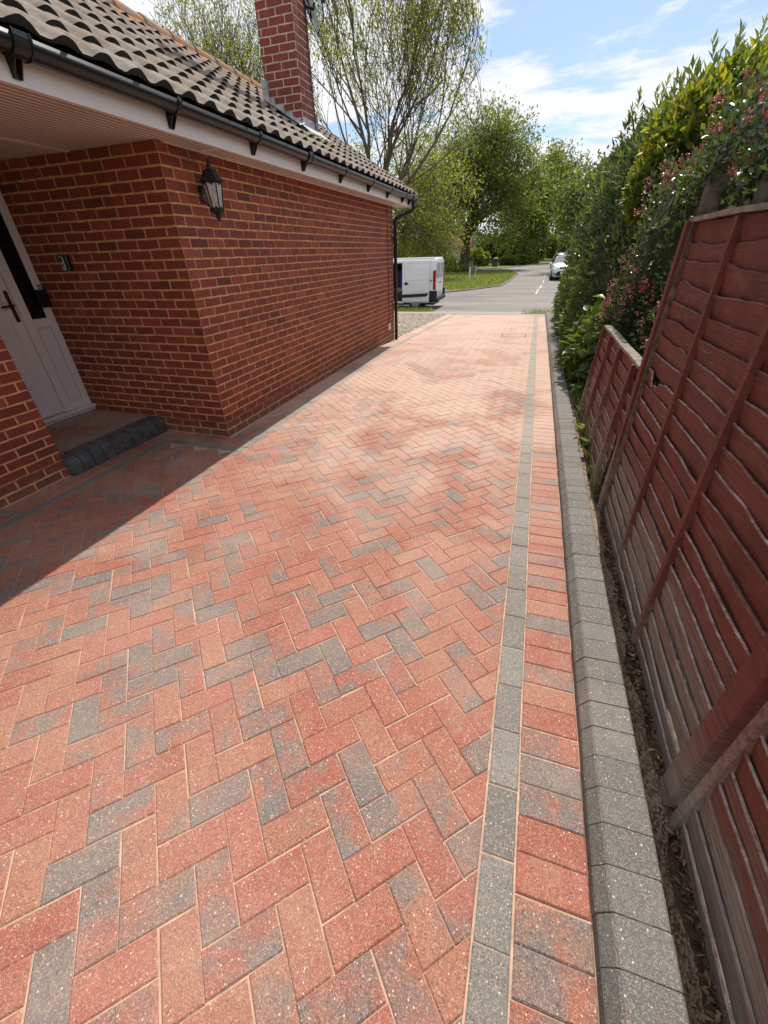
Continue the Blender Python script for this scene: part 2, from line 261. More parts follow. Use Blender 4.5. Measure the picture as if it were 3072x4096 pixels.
# ---------------------------------------------------------------- object helpers
def tag(o, label=None, cat=None, group=None, kind=None):
    if label: o['label'] = label
    if cat: o['category'] = cat
    if group: o['group'] = group
    if kind: o['kind'] = kind
    return o
def empty(name, loc, label, cat, group=None):
    o = bpy.data.objects.new(name, None); COL.objects.link(o); o.location = loc; o.empty_display_size = 0.2
    return tag(o, label, cat, group)
def G(y): return float(np.interp(y, [8, 15.4, 18.5, 22], [0, -.30, -.47, -.5]))
YB = [8, 15.4, 18.5, 22]
class MB:
    def __init__(s): s.v = []; s.f = []; s.mi = []; s.c = []
    def add(s, vs, fs, mi=0, c=(0.5, 0, 0, 1)):
        b = len(s.v); s.v += [tuple(p) for p in vs]
        for f in fs: s.f.append(tuple(b + i for i in f)); s.mi.append(mi); s.c.append(c)
        return s
    def box(s, a, b, mi=0, c=(0.5, 0, 0, 1), bev=0, M4=None):
        (x0, y0, z0), (x1, y1, z1) = a, b
        if x0 > x1: x0, x1 = x1, x0
        if y0 > y1: y0, y1 = y1, y0
        if z0 > z1: z0, z1 = z1, z0
        if not bev:
            vs = [(x0,y0,z0),(x1,y0,z0),(x1,y1,z0),(x0,y1,z0),(x0,y0,z1),(x1,y0,z1),(x1,y1,z1),(x0,y1,z1)]
            fs = [(0,3,2,1),(4,5,6,7),(0,1,5,4),(1,2,6,5),(2,3,7,6),(3,0,4,7)]
        else:
            e = min(bev, (x1-x0)*.45, (y1-y0)*.45, (z1-z0)*.45)
            vs = []; 
            for X, ex in ((x0, e), (x1, -e)):
                for Y, ey in ((y0, e), (y1, -e)):
                    for Z_, ez in ((z0, e), (z1, -e)): vs += [(X, Y+ey, Z_+ez), (X+ex, Y, Z_+ez), (X+ex, Y+ey, Z_)]
            I = lambda i, j, k, a_: ((i*2+j)*2+k)*3+a_
            fs = [(I(0,0,0,0),I(0,0,1,0),I(0,1,1,0),I(0,1,0,0)),(I(1,0,0,0),I(1,1,0,0),I(1,1,1,0),I(1,0,1,0)),
                  (I(0,0,0,1),I(1,0,0,1),I(1,0,1,1),I(0,0,1,1)),(I(0,1,0,1),I(0,1,1,1),I(1,1,1,1),I(1,1,0,1)),
                  (I(0,0,0,2),I(0,1,0,2),I(1,1,0,2),I(1,0,0,2)),(I(0,0,1,2),I(1,0,1,2),I(1,1,1,2),I(0,1,1,2))]
            for i in (0,1):
                for j in (0,1): fs.append((I(i,j,0,0),I(i,j,1,0),I(i,j,1,1),I(i,j,0,1)))
                for k in (0,1): fs.append((I(i,0,k,0),I(i,1,k,0),I(i,1,k,2),I(i,0,k,2)))
            for j in (0,1):
                for k in (0,1): fs.append((I(0,j,k,1),I(1,j,k,1),I(1,j,k,2),I(0,j,k,2)))
            for i in (0,1):
                for j in (0,1):
                    for k in (0,1): fs.append((I(i,j,k,0),I(i,j,k,1),I(i,j,k,2)))
        if M4 is not None: vs = [tuple(M4 @ Vector(p)) for p in vs]
        return s.add(vs, fs, mi, c)
    def tube(s, pts, rs, n=8, mi=0, c=(0.5, 0, 0, 1), cap=True):
        pts = [Vector(p) for p in pts]; vs = []; 
        if not isinstance(rs, (list, tuple)): rs = [rs] * len(pts)
        ref = Vector((0, 0, 1))
        for i, p in enumerate(pts):
            t = (pts[min(i+1, len(pts)-1)] - pts[max(i-1, 0)]).normalized()
            u = t.cross(ref if abs(t.dot(ref)) < 0.95 else Vector((1, 0, 0))).normalized(); w = t.cross(u)
            for k in range(n):
                a = 2*math.pi*k/n; vs.append(tuple(p + (u*math.cos(a) + w*math.sin(a))*rs[i]))
        fs = [(i*n+k, i*n+(k+1) % n, (i+1)*n+(k+1) % n, (i+1)*n+k) for i in range(len(pts)-1) for k in range(n)]
        if cap: fs += [tuple(range(n))[::-1], tuple((len(pts)-1)*n+k for k in range(n))]
        return s.add(vs, fs, mi, c)
    def lathe(s, prof, cx, cy, n=16, mi=0, c=(0.5,0,0,1), rot=0):
        vs = [(cx+r*math.cos(rot+2*math.pi*k/n), cy+r*math.sin(rot+2*math.pi*k/n), z) for r, z in prof for k in range(n)]
        fs = [(i*n+k, i*n+(k+1) % n, (i+1)*n+(k+1) % n, (i+1)*n+k) for i in range(len(prof)-1) for k in range(n)]
        return s.add(vs, fs + [tuple(range(n))[::-1], tuple((len(prof)-1)*n+k for k in range(n))], mi, c)
    def prism(s, poly, axis, a, b, mi=0, c=(0.5,0,0,1)):
        # poly: 2D points in the other two axes, extruded along axis from a to b
        def P(p, t): return {'x': (t, p[0], p[1]), 'y': (p[0], t, p[1]), 'z': (p[0], p[1], t)}[axis]
        n = len(poly); vs = [P(p, a) for p in poly] + [P(p, b) for p in poly]
        return s.add(vs, [tuple(range(n)), tuple(range(n, 2*n))[::-1]] + [(i, i+n, (i+1) % n+n, (i+1) % n) for i in range(n)], mi, c)
    def build(s, name, mats, parent=None, smooth=False, fix=True):
        me = bpy.data.meshes.new(name); me.from_pydata(s.v, [], s.f); 
        if not isinstance(mats, (list, tuple)): mats = [mats]
        for q in mats: me.materials.append(q)
        if s.f:
            me.polygons.foreach_set('material_index', s.mi)
            ca = me.color_attributes.new('pc', 'FLOAT_COLOR', 'CORNER')
            cnt = [len(f) for f in s.f]; arr = np.repeat(np.array(s.c, dtype=np.float32), cnt, axis=0); ca.data.foreach_set('color', arr.ravel())
            if smooth: me.polygons.foreach_set('use_smooth', [True]*len(s.f))
        if fix and s.f:
            import bmesh
            bm = bmesh.new(); bm.from_mesh(me); bmesh.ops.recalc_face_normals(bm, faces=bm.faces); bm.to_mesh(me); bm.free()
        me.update(); o = bpy.data.objects.new(name, me); COL.objects.link(o)
        if parent: o.parent = parent; o.matrix_parent_inverse = Matrix.Translation(-root_loc(parent))
        return o
def root_loc(p):
    # every mesh is built in world coordinates; only the root Empty carries an offset
    return Vector(p.location) if p.type == 'EMPTY' else Vector((0, 0, 0))
def leafmesh(name, P, A, Nn, L, Wd, r, g, mat, parent=None, fold=0.25):
    """many folded leaves: base point P, axis A, normal Nn, length L, width Wd"""
    n = len(P); A = A/np.linalg.norm(A, axis=1)[:, None]; S = np.cross(A, Nn); S /= (np.linalg.norm(S, axis=1)[:, None]+1e-9); U = np.cross(S, A)
    L = L[:, None]; Wd = Wd[:, None]
    v = np.stack([P, P+A*L*.45+S*Wd*.5+U*Wd*fold, P+A*L-U*L*0.06, P+A*L*.45-S*Wd*.5+U*Wd*fold], 1).reshape(-1, 3)
    i = np.arange(n)[:, None]*4; f = np.concatenate([i+0, i+1, i+2, i+0, i+2, i+3], 1).ravel()
    me = bpy.data.meshes.new(name); me.vertices.add(4*n); me.vertices.foreach_set('co', v.ravel()); me.loops.add(6*n); me.loops.foreach_set('vertex_index', f)
    me.polygons.add(2*n); me.polygons.foreach_set('loop_start', np.arange(2*n)*3); me.polygons.foreach_set('loop_total', np.full(2*n, 3))
    ca = me.color_attributes.new('pc', 'FLOAT_COLOR', 'POINT'); c = np.zeros((n, 4), np.float32); c[:, 0] = r; c[:, 1] = g; c[:, 3] = 1; ca.data.foreach_set('color', np.repeat(c, 4, 0).ravel())
    me.materials.append(mat); me.update(); me.validate(); o = bpy.data.objects.new(name, me); COL.objects.link(o)
    if parent: o.parent = parent; o.matrix_parent_inverse = Matrix.Translation(-root_loc(parent))
    return o
def clip(poly, a, b, c):
    """keep a*x+b*y<=c"""
    out = []
    for i in range(len(poly)):
        p, q = poly[i], poly[(i+1) % len(poly)]; dp = a*p[0]+b*p[1]-c; dq = a*q[0]+b*q[1]-c
        if dp <= 0: out.append(p)
        if dp*dq < 0: t = dp/(dp-dq); out.append((p[0]+(q[0]-p[0])*t, p[1]+(q[1]-p[1])*t))
    return out
def sheet(name, poly, off, mat, label=None, kind='structure', extra=()):
    mb = MB(); cuts = sorted(set(YB) | set(extra)); lo = -1e9
    for hi in cuts + [1e9]:
        q = clip(clip(poly, 0, -1, -lo), 0, 1, hi)
        if len(q) >= 3: mb.add([(x, y, G(y)+off) for x, y in q], [tuple(range(len(q)))])
        lo = hi
    o = mb.build(name, mat, fix=False)
    for p in o.data.polygons:
        if p.normal.z < 0: p.flip()
    return tag(o, label, None, None, kind)

# ---------------------------------------------------------------- ground, roads, path
sheet('ground', [(-400, -30), (400, -30), (400, 900), (-400, 900)], -0.05, M['grass'])
road = [(-300, 17.4), (300, 17.4), (300, 25.8), (9, 25.8), (5.6, 31), (4.6, 40), (4.6, 62), (7, 74), (16, 86), (60, 100), (60, 106), (16, 94), (4, 80), (1.9, 78.3)]
road2 = [(-0.99, 74.4), (-1.45, 68.4), (-4.8, 60.3), (-60, 62), (-60, 57), (-2.94, 56.2), (-1.63, 47.0), (-1.83, 37.0), (-2.12, 31.4), (-3.75, 28.4), (-5.04, 26.6), (-9, 25.6), (-300, 25.4)]
rp = road + road2
def poly_tess(name, poly, off, mat, kind='structure'):
    # non convex polygon: triangulate with bmesh, all far points lie on the flat part except the near edge
    import bmesh
    bm = bmesh.new(); vs = [bm.verts.new((x, y, 0)) for x, y in poly]; f = bm.faces.new(vs); 
    for yb in (18.5, 22):
        bmesh.ops.bisect_plane(bm, geom=bm.verts[:]+bm.edges[:]+bm.faces[:], plane_co=(0, yb, 0), plane_no=(0, 1, 0))
    bmesh.ops.triangulate(bm, faces=bm.faces[:])
    for v in bm.verts: v.co.z = G(v.co.y)+off
    bmesh.ops.recalc_face_normals(bm, faces=bm.faces)
    me = bpy.data.meshes.new(name); bm.to_mesh(me); bm.free(); me.materials.append(mat)
    for p in me.polygons:
        if p.normal.z < 0: p.flip()
    o = bpy.data.objects.new(name, me); COL.objects.link(o); return tag(o, kind=kind)
poly_tess('road', rp, -0.02, M['road'])
sheet('pavement', [(-300, 15.62), (300, 15.62), (300, 17.4), (-300, 17.4)], -0.012, M['path'])
poly_tess('footpath', [(-300, 25.4), (-9, 25.6), (-5.04, 26.6), (-3.75, 28.4), (-3.0, 29.7), (-3.9, 29.3), (-5.6, 28.5), (-9, 28.0), (-300, 27.8)], -0.015, mat_road('old_path', (0.10, 0.08, 0.065), (0.19, 0.155, 0.13)))
sheet('verge', [(-60, 16.95), (-4.1, 16.95), (-3.55, 17.25), (-3.7, 17.9), (-60, 18.0)], 0.0, M['grass'])
sheet('verge', [(-0.35, 16.45), (60, 16.2), (60, 17.9), (1.0, 17.8), (0.1, 17.1)], 0.0, M['grass'])
mb = MB()   # painted markings, one sheet of strips
for (x0, y0, x1, y1, w) in [(0.13, 25.6, 0.24, 28.9, .10), (0.33, 29.4, 0.42, 32.2, .10), (0.53, 34.4, 0.60, 37.2, .10), (0.72, 41, 0.78, 44, .10)]:
    mb.add([(x0-w/2*1, y0, -.512), (x0+w/2, y0, -.512), (x1+w/2, y1, -.512), (x1-w/2, y1, -.512)], [(0, 1, 2, 3)])
for x0, x1, y in [(0.2, 1.15, 25.62), (1.7, 2.6, 25.66), (3.1, 4.0, 25.7), (0.2, 1.15, 25.30), (1.7, 2.6, 25.34), (-1.2, -.5, 25.0), (-2.9, -2.1, 24.8), (-4.6, -3.7, 24.7), (-6.4, -5.4, 24.6)]:
    mb.add([(x0, y, -.512), (x1, y+.02, -.512), (x1, y+.10, -.512), (x0, y+.08, -.512)], [(0, 1, 2, 3)])
tag(mb.build('road_marking', M['whitepaint'], fix=False), kind='structure')
mb = MB()   # far kerb stones along the side road's grass
kp = [(-40, 25.5), (-9, 25.62), (-5.04, 26.6), (-3.75, 28.4), (-2.12, 31.4), (-1.83, 37.0), (-1.63, 47.0), (-2.94, 56.2), (-20, 56.7)]
def kerbline(mb, kp, h=.07, w=.13, step=.9):
    for (xa, ya), (xb, yb) in zip(kp, kp[1:]):
        L = math.hypot(xb-xa, yb-ya); n = max(1, int(L/step)); an = math.atan2(yb-ya, xb-xa)
        for i in range(n):
            t = (i+.5)/n; Mx = Matrix.Translation((xa+(xb-xa)*t, ya+(yb-ya)*t, -.52)) @ Matrix.Rotation(an, 4, 'Z')
            r = random.random(); mb.box((-L/n/2+.01, 0, -.1), (L/n/2-.01, w, h+random.uniform(-.01, .01)), 0, (r, 0, 0, 1), .015, Mx)
kerbline(mb, kp); kerbline(mb, [(-20, 60.9), (-4.8, 60.3), (-1.45, 68.4), (-.99, 74.4), (1.9, 78.3), (4, 80), (16, 94)])
tag(mb.build('far_kerb', M['kerb']), kind='structure')

# ---------------------------------------------------------------- driveway pavers
def shift(y): return 0.045*max(0, y-8)/7.5
PV = MB()
def paver(poly, c, h=0.0, inset=0.0045, mi=0):
    if len(poly) < 3: return
    ar = sum(poly[i][0]*poly[(i+1) % len(poly)][1]-poly[(i+1) % len(poly)][0]*poly[i][1] for i in range(len(poly)))/2
    if abs(ar) < 0.0004: return
    if ar < 0: poly = poly[::-1]
    n = len(poly)
    def ins(d):
        out = []
        for i in range(n):
            a, b, cc = poly[i-1], poly[i], poly[(i+1) % n]
            u = Vector((b[0]-a[0], b[1]-a[1])); w = Vector((cc[0]-b[0], cc[1]-b[1]))
            if u.length < 1e-5 or w.length < 1e-5: out.append(b); continue
            u.normalize(); w.normalize(); n1 = Vector((-u.y, u.x)); n2 = Vector((-w.y, w.x)); k = n1+n2; k = k*(d/max(0.35, k.dot(n1)))
            if k.length > 4*d: k = k.normalized()*4*d
            out.append((b[0]+k.x, b[1]+k.y))
        return out
    jx, jy = random.gauss(0, .0012), random.gauss(0, .0012); tx, ty = random.gauss(0, .003), random.gauss(0, .003)
    cx = sum(p[0] for p in poly)/n; cy = sum(p[1] for p in poly)/n
    P0 = ins(0.0014); P1 = ins(0.0014+inset)
    f = lambda p, z: (p[0]+jx, p[1]+jy, G(p[1])+z+h+(p[0]-cx)*tx+(p[1]-cy)*ty)
    vs = [f(p, -.014) for p in P0] + [f(p, -.0035) for p in P0] + [f(p, 0) for p in P1]
    fs = [tuple(2*n+i for i in range(n))] + [(i, (i+1) % n, n+(i+1) % n, n+i) for i in range(n)] + [(n+i, n+(i+1) % n, 2*n+(i+1) % n, 2*n+i) for i in range(n)]
    PV.add(vs, fs, mi, c)
def pcol(charp=0.5):
    r = random.random(); k = random.random()
    if k < 0.46: g = random.uniform(0, 0.22)         # plain red
    elif k < 0.86: g = random.uniform(0.26, 0.46)    # brindled
    elif k < 0.95: g = random.uniform(0.44, 0.54)
    else: g = random.uniform(0.62, 0.95)              # charcoal
    return (r, g, random.random(), 1)
grey = lambda: (random.random(), 1.0, random.random(), 0)
A0 = (-.452, .231); U = 0.1028; su = math.sqrt(.5)
NW, GW = 2.02, 0.1
for i in range(-130, 130):
    for j in range(-130, 190):
        k = (i+j) % 4
        if k == 0: a, b, w, h = i, j, 2, 1
        elif k == 2: a, b, w, h = i, j, 1, 2
        else: continue
        ctr = (A0[0]+((a+w/2)*su+(b+h/2)*su)*U, A0[1]+(-(a+w/2)*su+(b+h/2)*su)*U)
        x, y = ctr
        if y < -1.3 or y > 15.65 or x > .3 or x < -3.6: continue
        near = x < -2.6 or (x < -2.5 and y < 2.9)
        if near and y > 3.1: continue
        q = []
        for (p, r) in ((a, b), (a+w, b), (a+w, b+h), (a, b+h)): q.append((A0[0]+(p*su+r*su)*U, A0[1]+(-p*su+r*su)*U))
        sx = .095+shift(y)
        q = clip(q, 1, 0, sx)
        q = clip(q, 0, 1, 15.5)
        if near: q = clip(clip(q, -1, 0, 3.335), 0, 1, 2.945)
        if y > 2.95: q = clip(q, -1, 0, 2.448) if q else q
        elif q and x > -2.6: q = q
        if q: paver(q, pcol(), random.gauss(0, .0008))
def strip_y(x0, x1, y0, y1, step, colf, sh=False):
    y = y0
    while y < y1-0.02:
        e = min(y+step, y1); s0, s1 = (shift(y), shift(e)) if sh else (0, 0)
        paver([(x0+s0, y), (x1+s0, y), (x1+s1, e), (x0+s1, e)], colf(), random.gauss(0, .0008)); y = e
strip_y(.098, .199, -1.3, 15.5, .2035, grey, True)
_row = [0]
def soldier():
    y = -1.28+_row[0]*.1025; _row[0] += 1; r = random.random()
    if y < .44: return (r, random.uniform(.38, .54), random.random(), 1)
    if .44 <= y < .66: return (r*.5, .02, random.random(), 1)
    if .66 <= y < .86: return (r, random.uniform(.5, .62), random.random(), 1)
    return pcol()
strip_y(.202, .407, -1.28, 15.5, .1025, soldier, True)
strip_y(-2.552, -2.452, 3.05, 15.5, .2035, grey)
strip_y(-2.775, -2.556, 3.04, 9.3, .1025, pcol)
strip_y(-2.775, -2.556, 9.3, 15.5, .1025, pcol)
strip_y(-3.438, -3.338, -1.3, 3.04, .2035, grey)
strip_y(-3.645, -3.442, -1.3, 2.12, .1025, pcol)
strip_y(-3.598, -3.442, 2.12, 3.24, .1025, pcol)
x = -3.334
while x < -2.46: paver([(x, 2.95), (min(x+.2035, -2.456), 2.95), (min(x+.2035, -2.456), 3.046), (x, 3.046)], grey()); x += .2035
x = -3.44
while x < -2.80: paver([(x, 3.05), (x+.1025, 3.05), (x+.1025, 3.235), (x, 3.235)], pcol()); x += .1025
paver([(-2.80, 3.05), (-2.556, 3.05), (-2.556, 3.235), (-2.80, 3.235)], pcol())
x = -2.77   # header course closing the far end
drive = PV.build('driveway', M['paver'], fix=False); tag(drive, kind='structure')
sheet('joint_sand', [(-3.7, -1.4), (.45, -1.4), (.47, 15.62), (-2.8, 15.62), (-2.8, 3.3), (-3.7, 3.3)][:0] or [(-3.7, -1.4), (.45, -1.4), (.45, 3.3), (-3.7, 3.3)], -0.0045, M['sand'])
sheet('joint_sand', [(-2.80, 3.3), (.45, 3.3), (.50, 15.62), (-2.80, 15.62)], -0.0045, M['sand'])
# edging course of pale setts at the mouth of the drive and along the gravel
mb = MB(); x = -7
while x < .45:
    mb.box((x+.004, 15.505, G(15.56)-.1), (x+.196, 15.61, G(15.56)+.004), 0, (random.random(), 0, 0, 1), .006); x += .2
tag(mb.build('edging_setts', M['kerb']), kind='structure')
# small inspection cover outline set in the herringbone
ic = empty('inspection_cover', (-.30, 10.25, G(10.25)), 'recessed drain cover with thin metal rim sunk in the herringbone paving near the border', 'drain cover')
mb = MB(); z = G(10.25)+.002
for a, b in (((-.55, 10.0), (-.02, 10.02)), ((-.55, 10.48), (-.02, 10.5)), ((-.55, 10.0), (-.53, 10.5)), ((-.04, 10.0), (-.02, 10.5))):
    mb.add([(a[0], a[1], G(a[1])+.004), (b[0], a[1], G(a[1])+.004), (b[0], b[1], G(b[1])+.004), (a[0], b[1], G(b[1])+.004)], [(0, 1, 2, 3)])
mb.build('rim', M['binstone'], ic, fix=False)
# ---------------------------------------------------------------- kerb
mb = MB(); y = -1.3
prof = [(.409, -.05), (.409, .036), (.412, .044), (.434, .083), (.441, .089), (.568, .095), (.575, .089), (.575, -.05)]
while y < 15.55:
    r = random.random(); L = .1045; s = shift(y)*1.3; dz = random.gauss(0, .0008); dx_ = random.gauss(0, .0008); big = 1
    y0, y1 = y+.0006, y+L-.0006; e = random.choice((.0010, .0016, .0032))
    rows = []
    for yy, d in ((y0, e), (y0+e, 0), (y1-e, 0), (y1, e)):
        rows += [(px+s+dx_+(d if px < .5 else -d)*(1 if pz > 0 else 0), yy, pz+G(yy)+dz-(d if pz > .0 else 0)) for px, pz in prof]
    n = len(prof); fs = [(a*n+i, a*n+i+1, (a+1)*n+i+1, (a+1)*n+i) for a in range(3) for i in range(n-1)] + [tuple(range(n)), tuple(3*n+i for i in range(n))[::-1]]
    mb.add(rows, fs, 0, (r, 0, 0, 1)); y += L
tag(mb.build('kerb', M['kerb']), kind='structure')
def rough_strip(name, x0, x1, y0, y1, z0, z1, mat, nx=6, dy=.05, amp=.012, wob=.015):
    mb = MB(); ys = np.arange(y0, y1+dy, dy); vs = []
    for yy in ys:
        for k in range(nx+1):
            t = k/nx; ww = wob*(math.sin(yy*7.3+1)+math.sin(yy*17.1))*.5*t
            vs.append((x0+(x1-x0)*t+ww+shift(yy)*1.3, yy, G(yy)+z0+(z1-z0)*t+random.uniform(-amp, amp)*(0 if k == 0 else 1)))
    fs = [(i*(nx+1)+k, i*(nx+1)+k+1, (i+1)*(nx+1)+k+1, (i+1)*(nx+1)+k) for i in range(len(ys)-1) for k in range(nx)]
    mb.add(vs, fs); return tag(mb.build(name, mat, smooth=True, fix=False), kind='structure')
rough_strip('soil', .576, 3.0, -1.3, 15.5, -.03, .0, M['soil'], 40, .08, .012)
rough_strip('concrete_haunch', .576, .648, -1.3, 15.4, .040, .010, M['haunch'], 7, .014, .0045, .022)
# gravel bed
sheet('gravel_bed', [(-9, 9.1), (-2.78, 9.1), (-2.78, 15.5), (-9, 15.5)], -.02, M['gravelbase'])
n = 9000; P = np.stack([RNG.uniform(-7, -2.79, n), RNG.uniform(9.2, 15.48, n), np.zeros(n)], 1); P[:, 2] = np.interp(P[:, 1], YB, [0, -.30, -.47, -.5])-.008+RNG.uniform(0, .012, n)
def stones(name, P, s0, s1, mat, label):
    n = len(P); base = np.array([(1,0,0),(-1,0,0),(0,1,0),(0,-1,0),(0,0,.6),(0,0,-.6)]); S = RNG.uniform(s0, s1, (n, 1, 1))*(1+RNG.uniform(-.3, .3, (n, 6, 1)))
    a = RNG.uniform(0, 6.28, n); ca, sa = np.cos(a), np.sin(a); B = np.repeat(base[None], n, 0); X = B[..., 0]*ca[:, None]-B[..., 1]*sa[:, None]; Y = B[..., 0]*sa[:, None]+B[..., 1]*ca[:, None]
    v = np.stack([X, Y, B[..., 2]], 2)*S+P[:, None]
    F = np.array([(0,2,4),(2,1,4),(1,3,4),(3,0,4),(2,0,5),(1,2,5),(3,1,5),(0,3,5)])
    f = (F[None]+np.arange(n)[:, None, None]*6).ravel()
    me = bpy.data.meshes.new(name); me.vertices.add(6*n); me.vertices.foreach_set('co', v.ravel()); me.loops.add(len(f)); me.loops.foreach_set('vertex_index', f); me.polygons.add(8*n); me.polygons.foreach_set('loop_start', np.arange(8*n)*3); me.polygons.foreach_set('loop_total', np.full(8*n, 3))
    c = np.ones((n, 4), np.float32); c[:, 0] = RNG.random(n); c[:, 1] = 0; at = me.color_attributes.new('pc', 'FLOAT_COLOR', 'POINT'); at.data.foreach_set('color', np.repeat(c, 6, 0).ravel()); me.materials.append(mat); me.update(); me.validate()
    o = bpy.data.objects.new(name, me); COL.objects.link(o); return tag(o, label, 'gravel', kind='stuff')
stones('gravel', P, .012, .026, M['stone'], 'pale beige gravel spread beside the driveway past the house corner')

# ---------------------------------------------------------------- house
house = empty('house', (-2.8, 3.24, 0), 'red brick bungalow with brown tiled roof, white soffit and recessed white front door', 'house')
def bricks(mb, o, u, n, length, z0, z1, off=0.0, ends=(False, False), bcol=None, dpc=True, skip=None):
    """stretcher bond face: origin o (corner on the ground), u along, n outward. material 0 brick, 1 mortar"""
    o, u, n = Vector(o), Vector(u), Vector(n); C, BL, J, PR = .075, .225, .0125, .0035
    Pt = lambda s, z, d: tuple(o+u*s+Vector((0, 0, z))+n*d)
    mb.add([Pt(0, z0, 0), Pt(length, z0, 0), Pt(length, z1, 0), Pt(0, z1, 0)], [(0, 1, 2, 3)], 1)
    if dpc and length > .5:
        nn = int(length/.06)
        for i in range(nn):
            a, b = length*i/nn, length*(i+1)/nn; w0, w1 = .0012*math.sin(i*.9), .0012*math.sin((i+1)*.9); hh = .0022 if math.sin(i*.37)+math.sin(i*.11) > -.4 else .0008
            mb.add([Pt(a, z0+.225+w0-hh, PR+.0015), Pt(b, z0+.225+w1-hh, PR+.0015), Pt(b, z0+.225+w1+hh, PR+.0015), Pt(a, z0+.225+w0+hh, PR+.0015)], [(0, 1, 2, 3)], 2)
    k = 0; z = z0
    while z < z1-.02:
        zt = min(z+C, z1)-J*.5; zb = z+J*.5; s = -((k % 2)*BL/2)-off
        low = dpc and k < 3
        while s < length:
            a, b = max(s+J*.5, 0), min(s+BL-J*.5, length)
            ea = a == 0 and ends[0]; eb = b == length and ends[1]
            if b-a > .025 and not (skip and skip((a+b)/2, (zb+zt)/2)):
                r = random.random(); c = (r*(.45 if low else 1), random.random(), random.random(), 1) if bcol is None else bcol()
                aa, bb = (-PR if ea else a), (length+PR if eb else b)
                e = .003; q = lambda: random.uniform(-.0026, .0026); tw = random.uniform(-.0012, .0012)
                ia, ib = (aa if ea else aa+e), (bb if eb else bb-e)
                pj = PR+random.uniform(-.0012, .0012)-(0.0012 if low else 0)
                mid = (a+b)/2
                out = [(a if not ea else aa, zb+tw+q()), (mid, zb+q()), (b if not eb else bb, zb-tw+q()), (b if not eb else bb, zt-tw+q()), (mid, zt+q()), (a if not ea else aa, zt+tw+q())]
                inn = [(ia, zb+e+tw+q()), (mid, zb+e+q()), (ib, zb+e-tw+q()), (ib, zt-e-tw+q()), (mid, zt-e+q()), (ia, zt-e+tw+q())]
                vs = [Pt(p[0], p[1], -.001 if not ((ea and i in (0, 5)) or (eb and i in (2, 3))) else PR*0+pj) for i, p in enumerate(out)] + [Pt(p[0], p[1], pj) for p in inn]
                fs = [(6, 7, 8, 9, 10, 11)]+[(i, (i+1) % 6, 6+(i+1) % 6, 6+i) for i in range(6)]
                mb.add(vs, fs, 0, c)
            s += BL
        k += 1; z += C
BM = [M['brick'], M['mortar'], M['black']]
WX, WY, ZS = -2.80, 3.24, 2.318
mb = MB(); bricks(mb, (WX, WY, 0), (0, 1, 0), (1, 0, 0), 5.93, -.075, ZS+.01, .0, (True, True)); mb.build('brick_wall', BM, house, fix=False)
mb = MB(); bricks(mb, (WX, WY, 0), (-1, 0, 0), (0, -1, 0), 1.84, -.075, ZS+.01, .112, (True, False)); mb.build('brick_wall', BM, house, fix=False)
mb = MB(); bricks(mb, (WX, 9.17, 0), (-1, 0, 0), (0, 1, 0), 5.2, -.075, ZS+.2, .112, (True, False)); mb.build('brick_wall', BM, house, fix=False)
NX = -3.655
mb = MB(); bricks(mb, (NX, 2.125, 0), (0, -1, 0), (1, 0, 0), 3.6, -.075, ZS+.01, .05, (True, False)); bricks(mb, (NX-.225, 2.125, 0), (1, 0, 0), (0, 1, 0), .225, -.075, ZS+.01, .0, (False, True))
mb.build('brick_wall', BM, house, fix=False)
DX = -4.64
mb = MB(); bricks(mb, (DX, 1.98, 0), (0, -1, 0), (1, 0, 0), 3.2, -.075, ZS+.01, .05); bricks(mb, (DX-.02, 3.3, 0), (0, -1, 0), (1, 0, 0), 1.4, -.05, .155, .05); mb.build('brick_wall', BM, house, fix=False)
# door step with bullnose edging
ds = MB(); 
ds.box((-4.62, 2.02, -.05), (-3.74, 3.235, .140), 0)
step = ds.build('doorstep', M['sand'], house)
mb = MB(); y = 2.125; i = 0
bn = [(-3.80, .0), (-3.80, .151), (-3.70, .153), (-3.665, .149), (-3.634, .136), (-3.612, .112), (-3.603, .08), (-3.600, -.02)]
while y < 3.22:
    e = min(y+.112, 3.236); k = random.gauss(0, .0015); n_ = len(bn)
    rows = []
    for yy, dd in ((y+.002, .007), (y+.008, 0), (e-.008, 0), (e-.002, .007)): rows += [(px-dd*1.6+k, yy, pz-dd*1.3+k) for px, pz in bn]
    fs = [(a*n_+i, a*n_+i+1, (a+1)*n_+i+1, (a+1)*n_+i) for a in range(3) for i in range(n_-1)] + [tuple(range(n_)), tuple(3*n_+i for i in range(n_))[::-1]]
    mb.add(rows, fs, 0, (random.random(), 0, 0, 1)); y = e
mb.build('step_edging', M['bullnose'], step, smooth=False)
_save = PV; PV = MB(); _G = G
G = lambda y: 0.150
for i in range(-60, 40):
    for j in range(-60, 40):
        k = (i+j) % 4
        if k == 0: a, b, w, h = i, j, 2, 1
        elif k == 2: a, b, w, h = i, j, 1, 2
        else: continue
        q = [(-3.9+(p*su+r*su)*U, 2.5+(-p*su+r*su)*U) for (p, r) in ((a, b), (a+w, b), (a+w, b+h), (a, b+h))]
        q = clip(clip(clip(clip(q, 1, 0, -4.005), -1, 0, 4.62), 0, -1, -2.03), 0, 1, 3.235)
        if q: r = pcol(); paver(q, (r[0]*.3, r[1]*.8, r[2], .4), 0)
strip_y(-3.905, -3.805, 2.03, 3.235, .1025, lambda: (random.random()*.3, .2, random.random(), .4)); strip_y(-4.003, -3.908, 2.03, 3.235, .2035, grey)
G = _G; PV.build('step_paving', M['paver'], step, fix=False); PV = _save

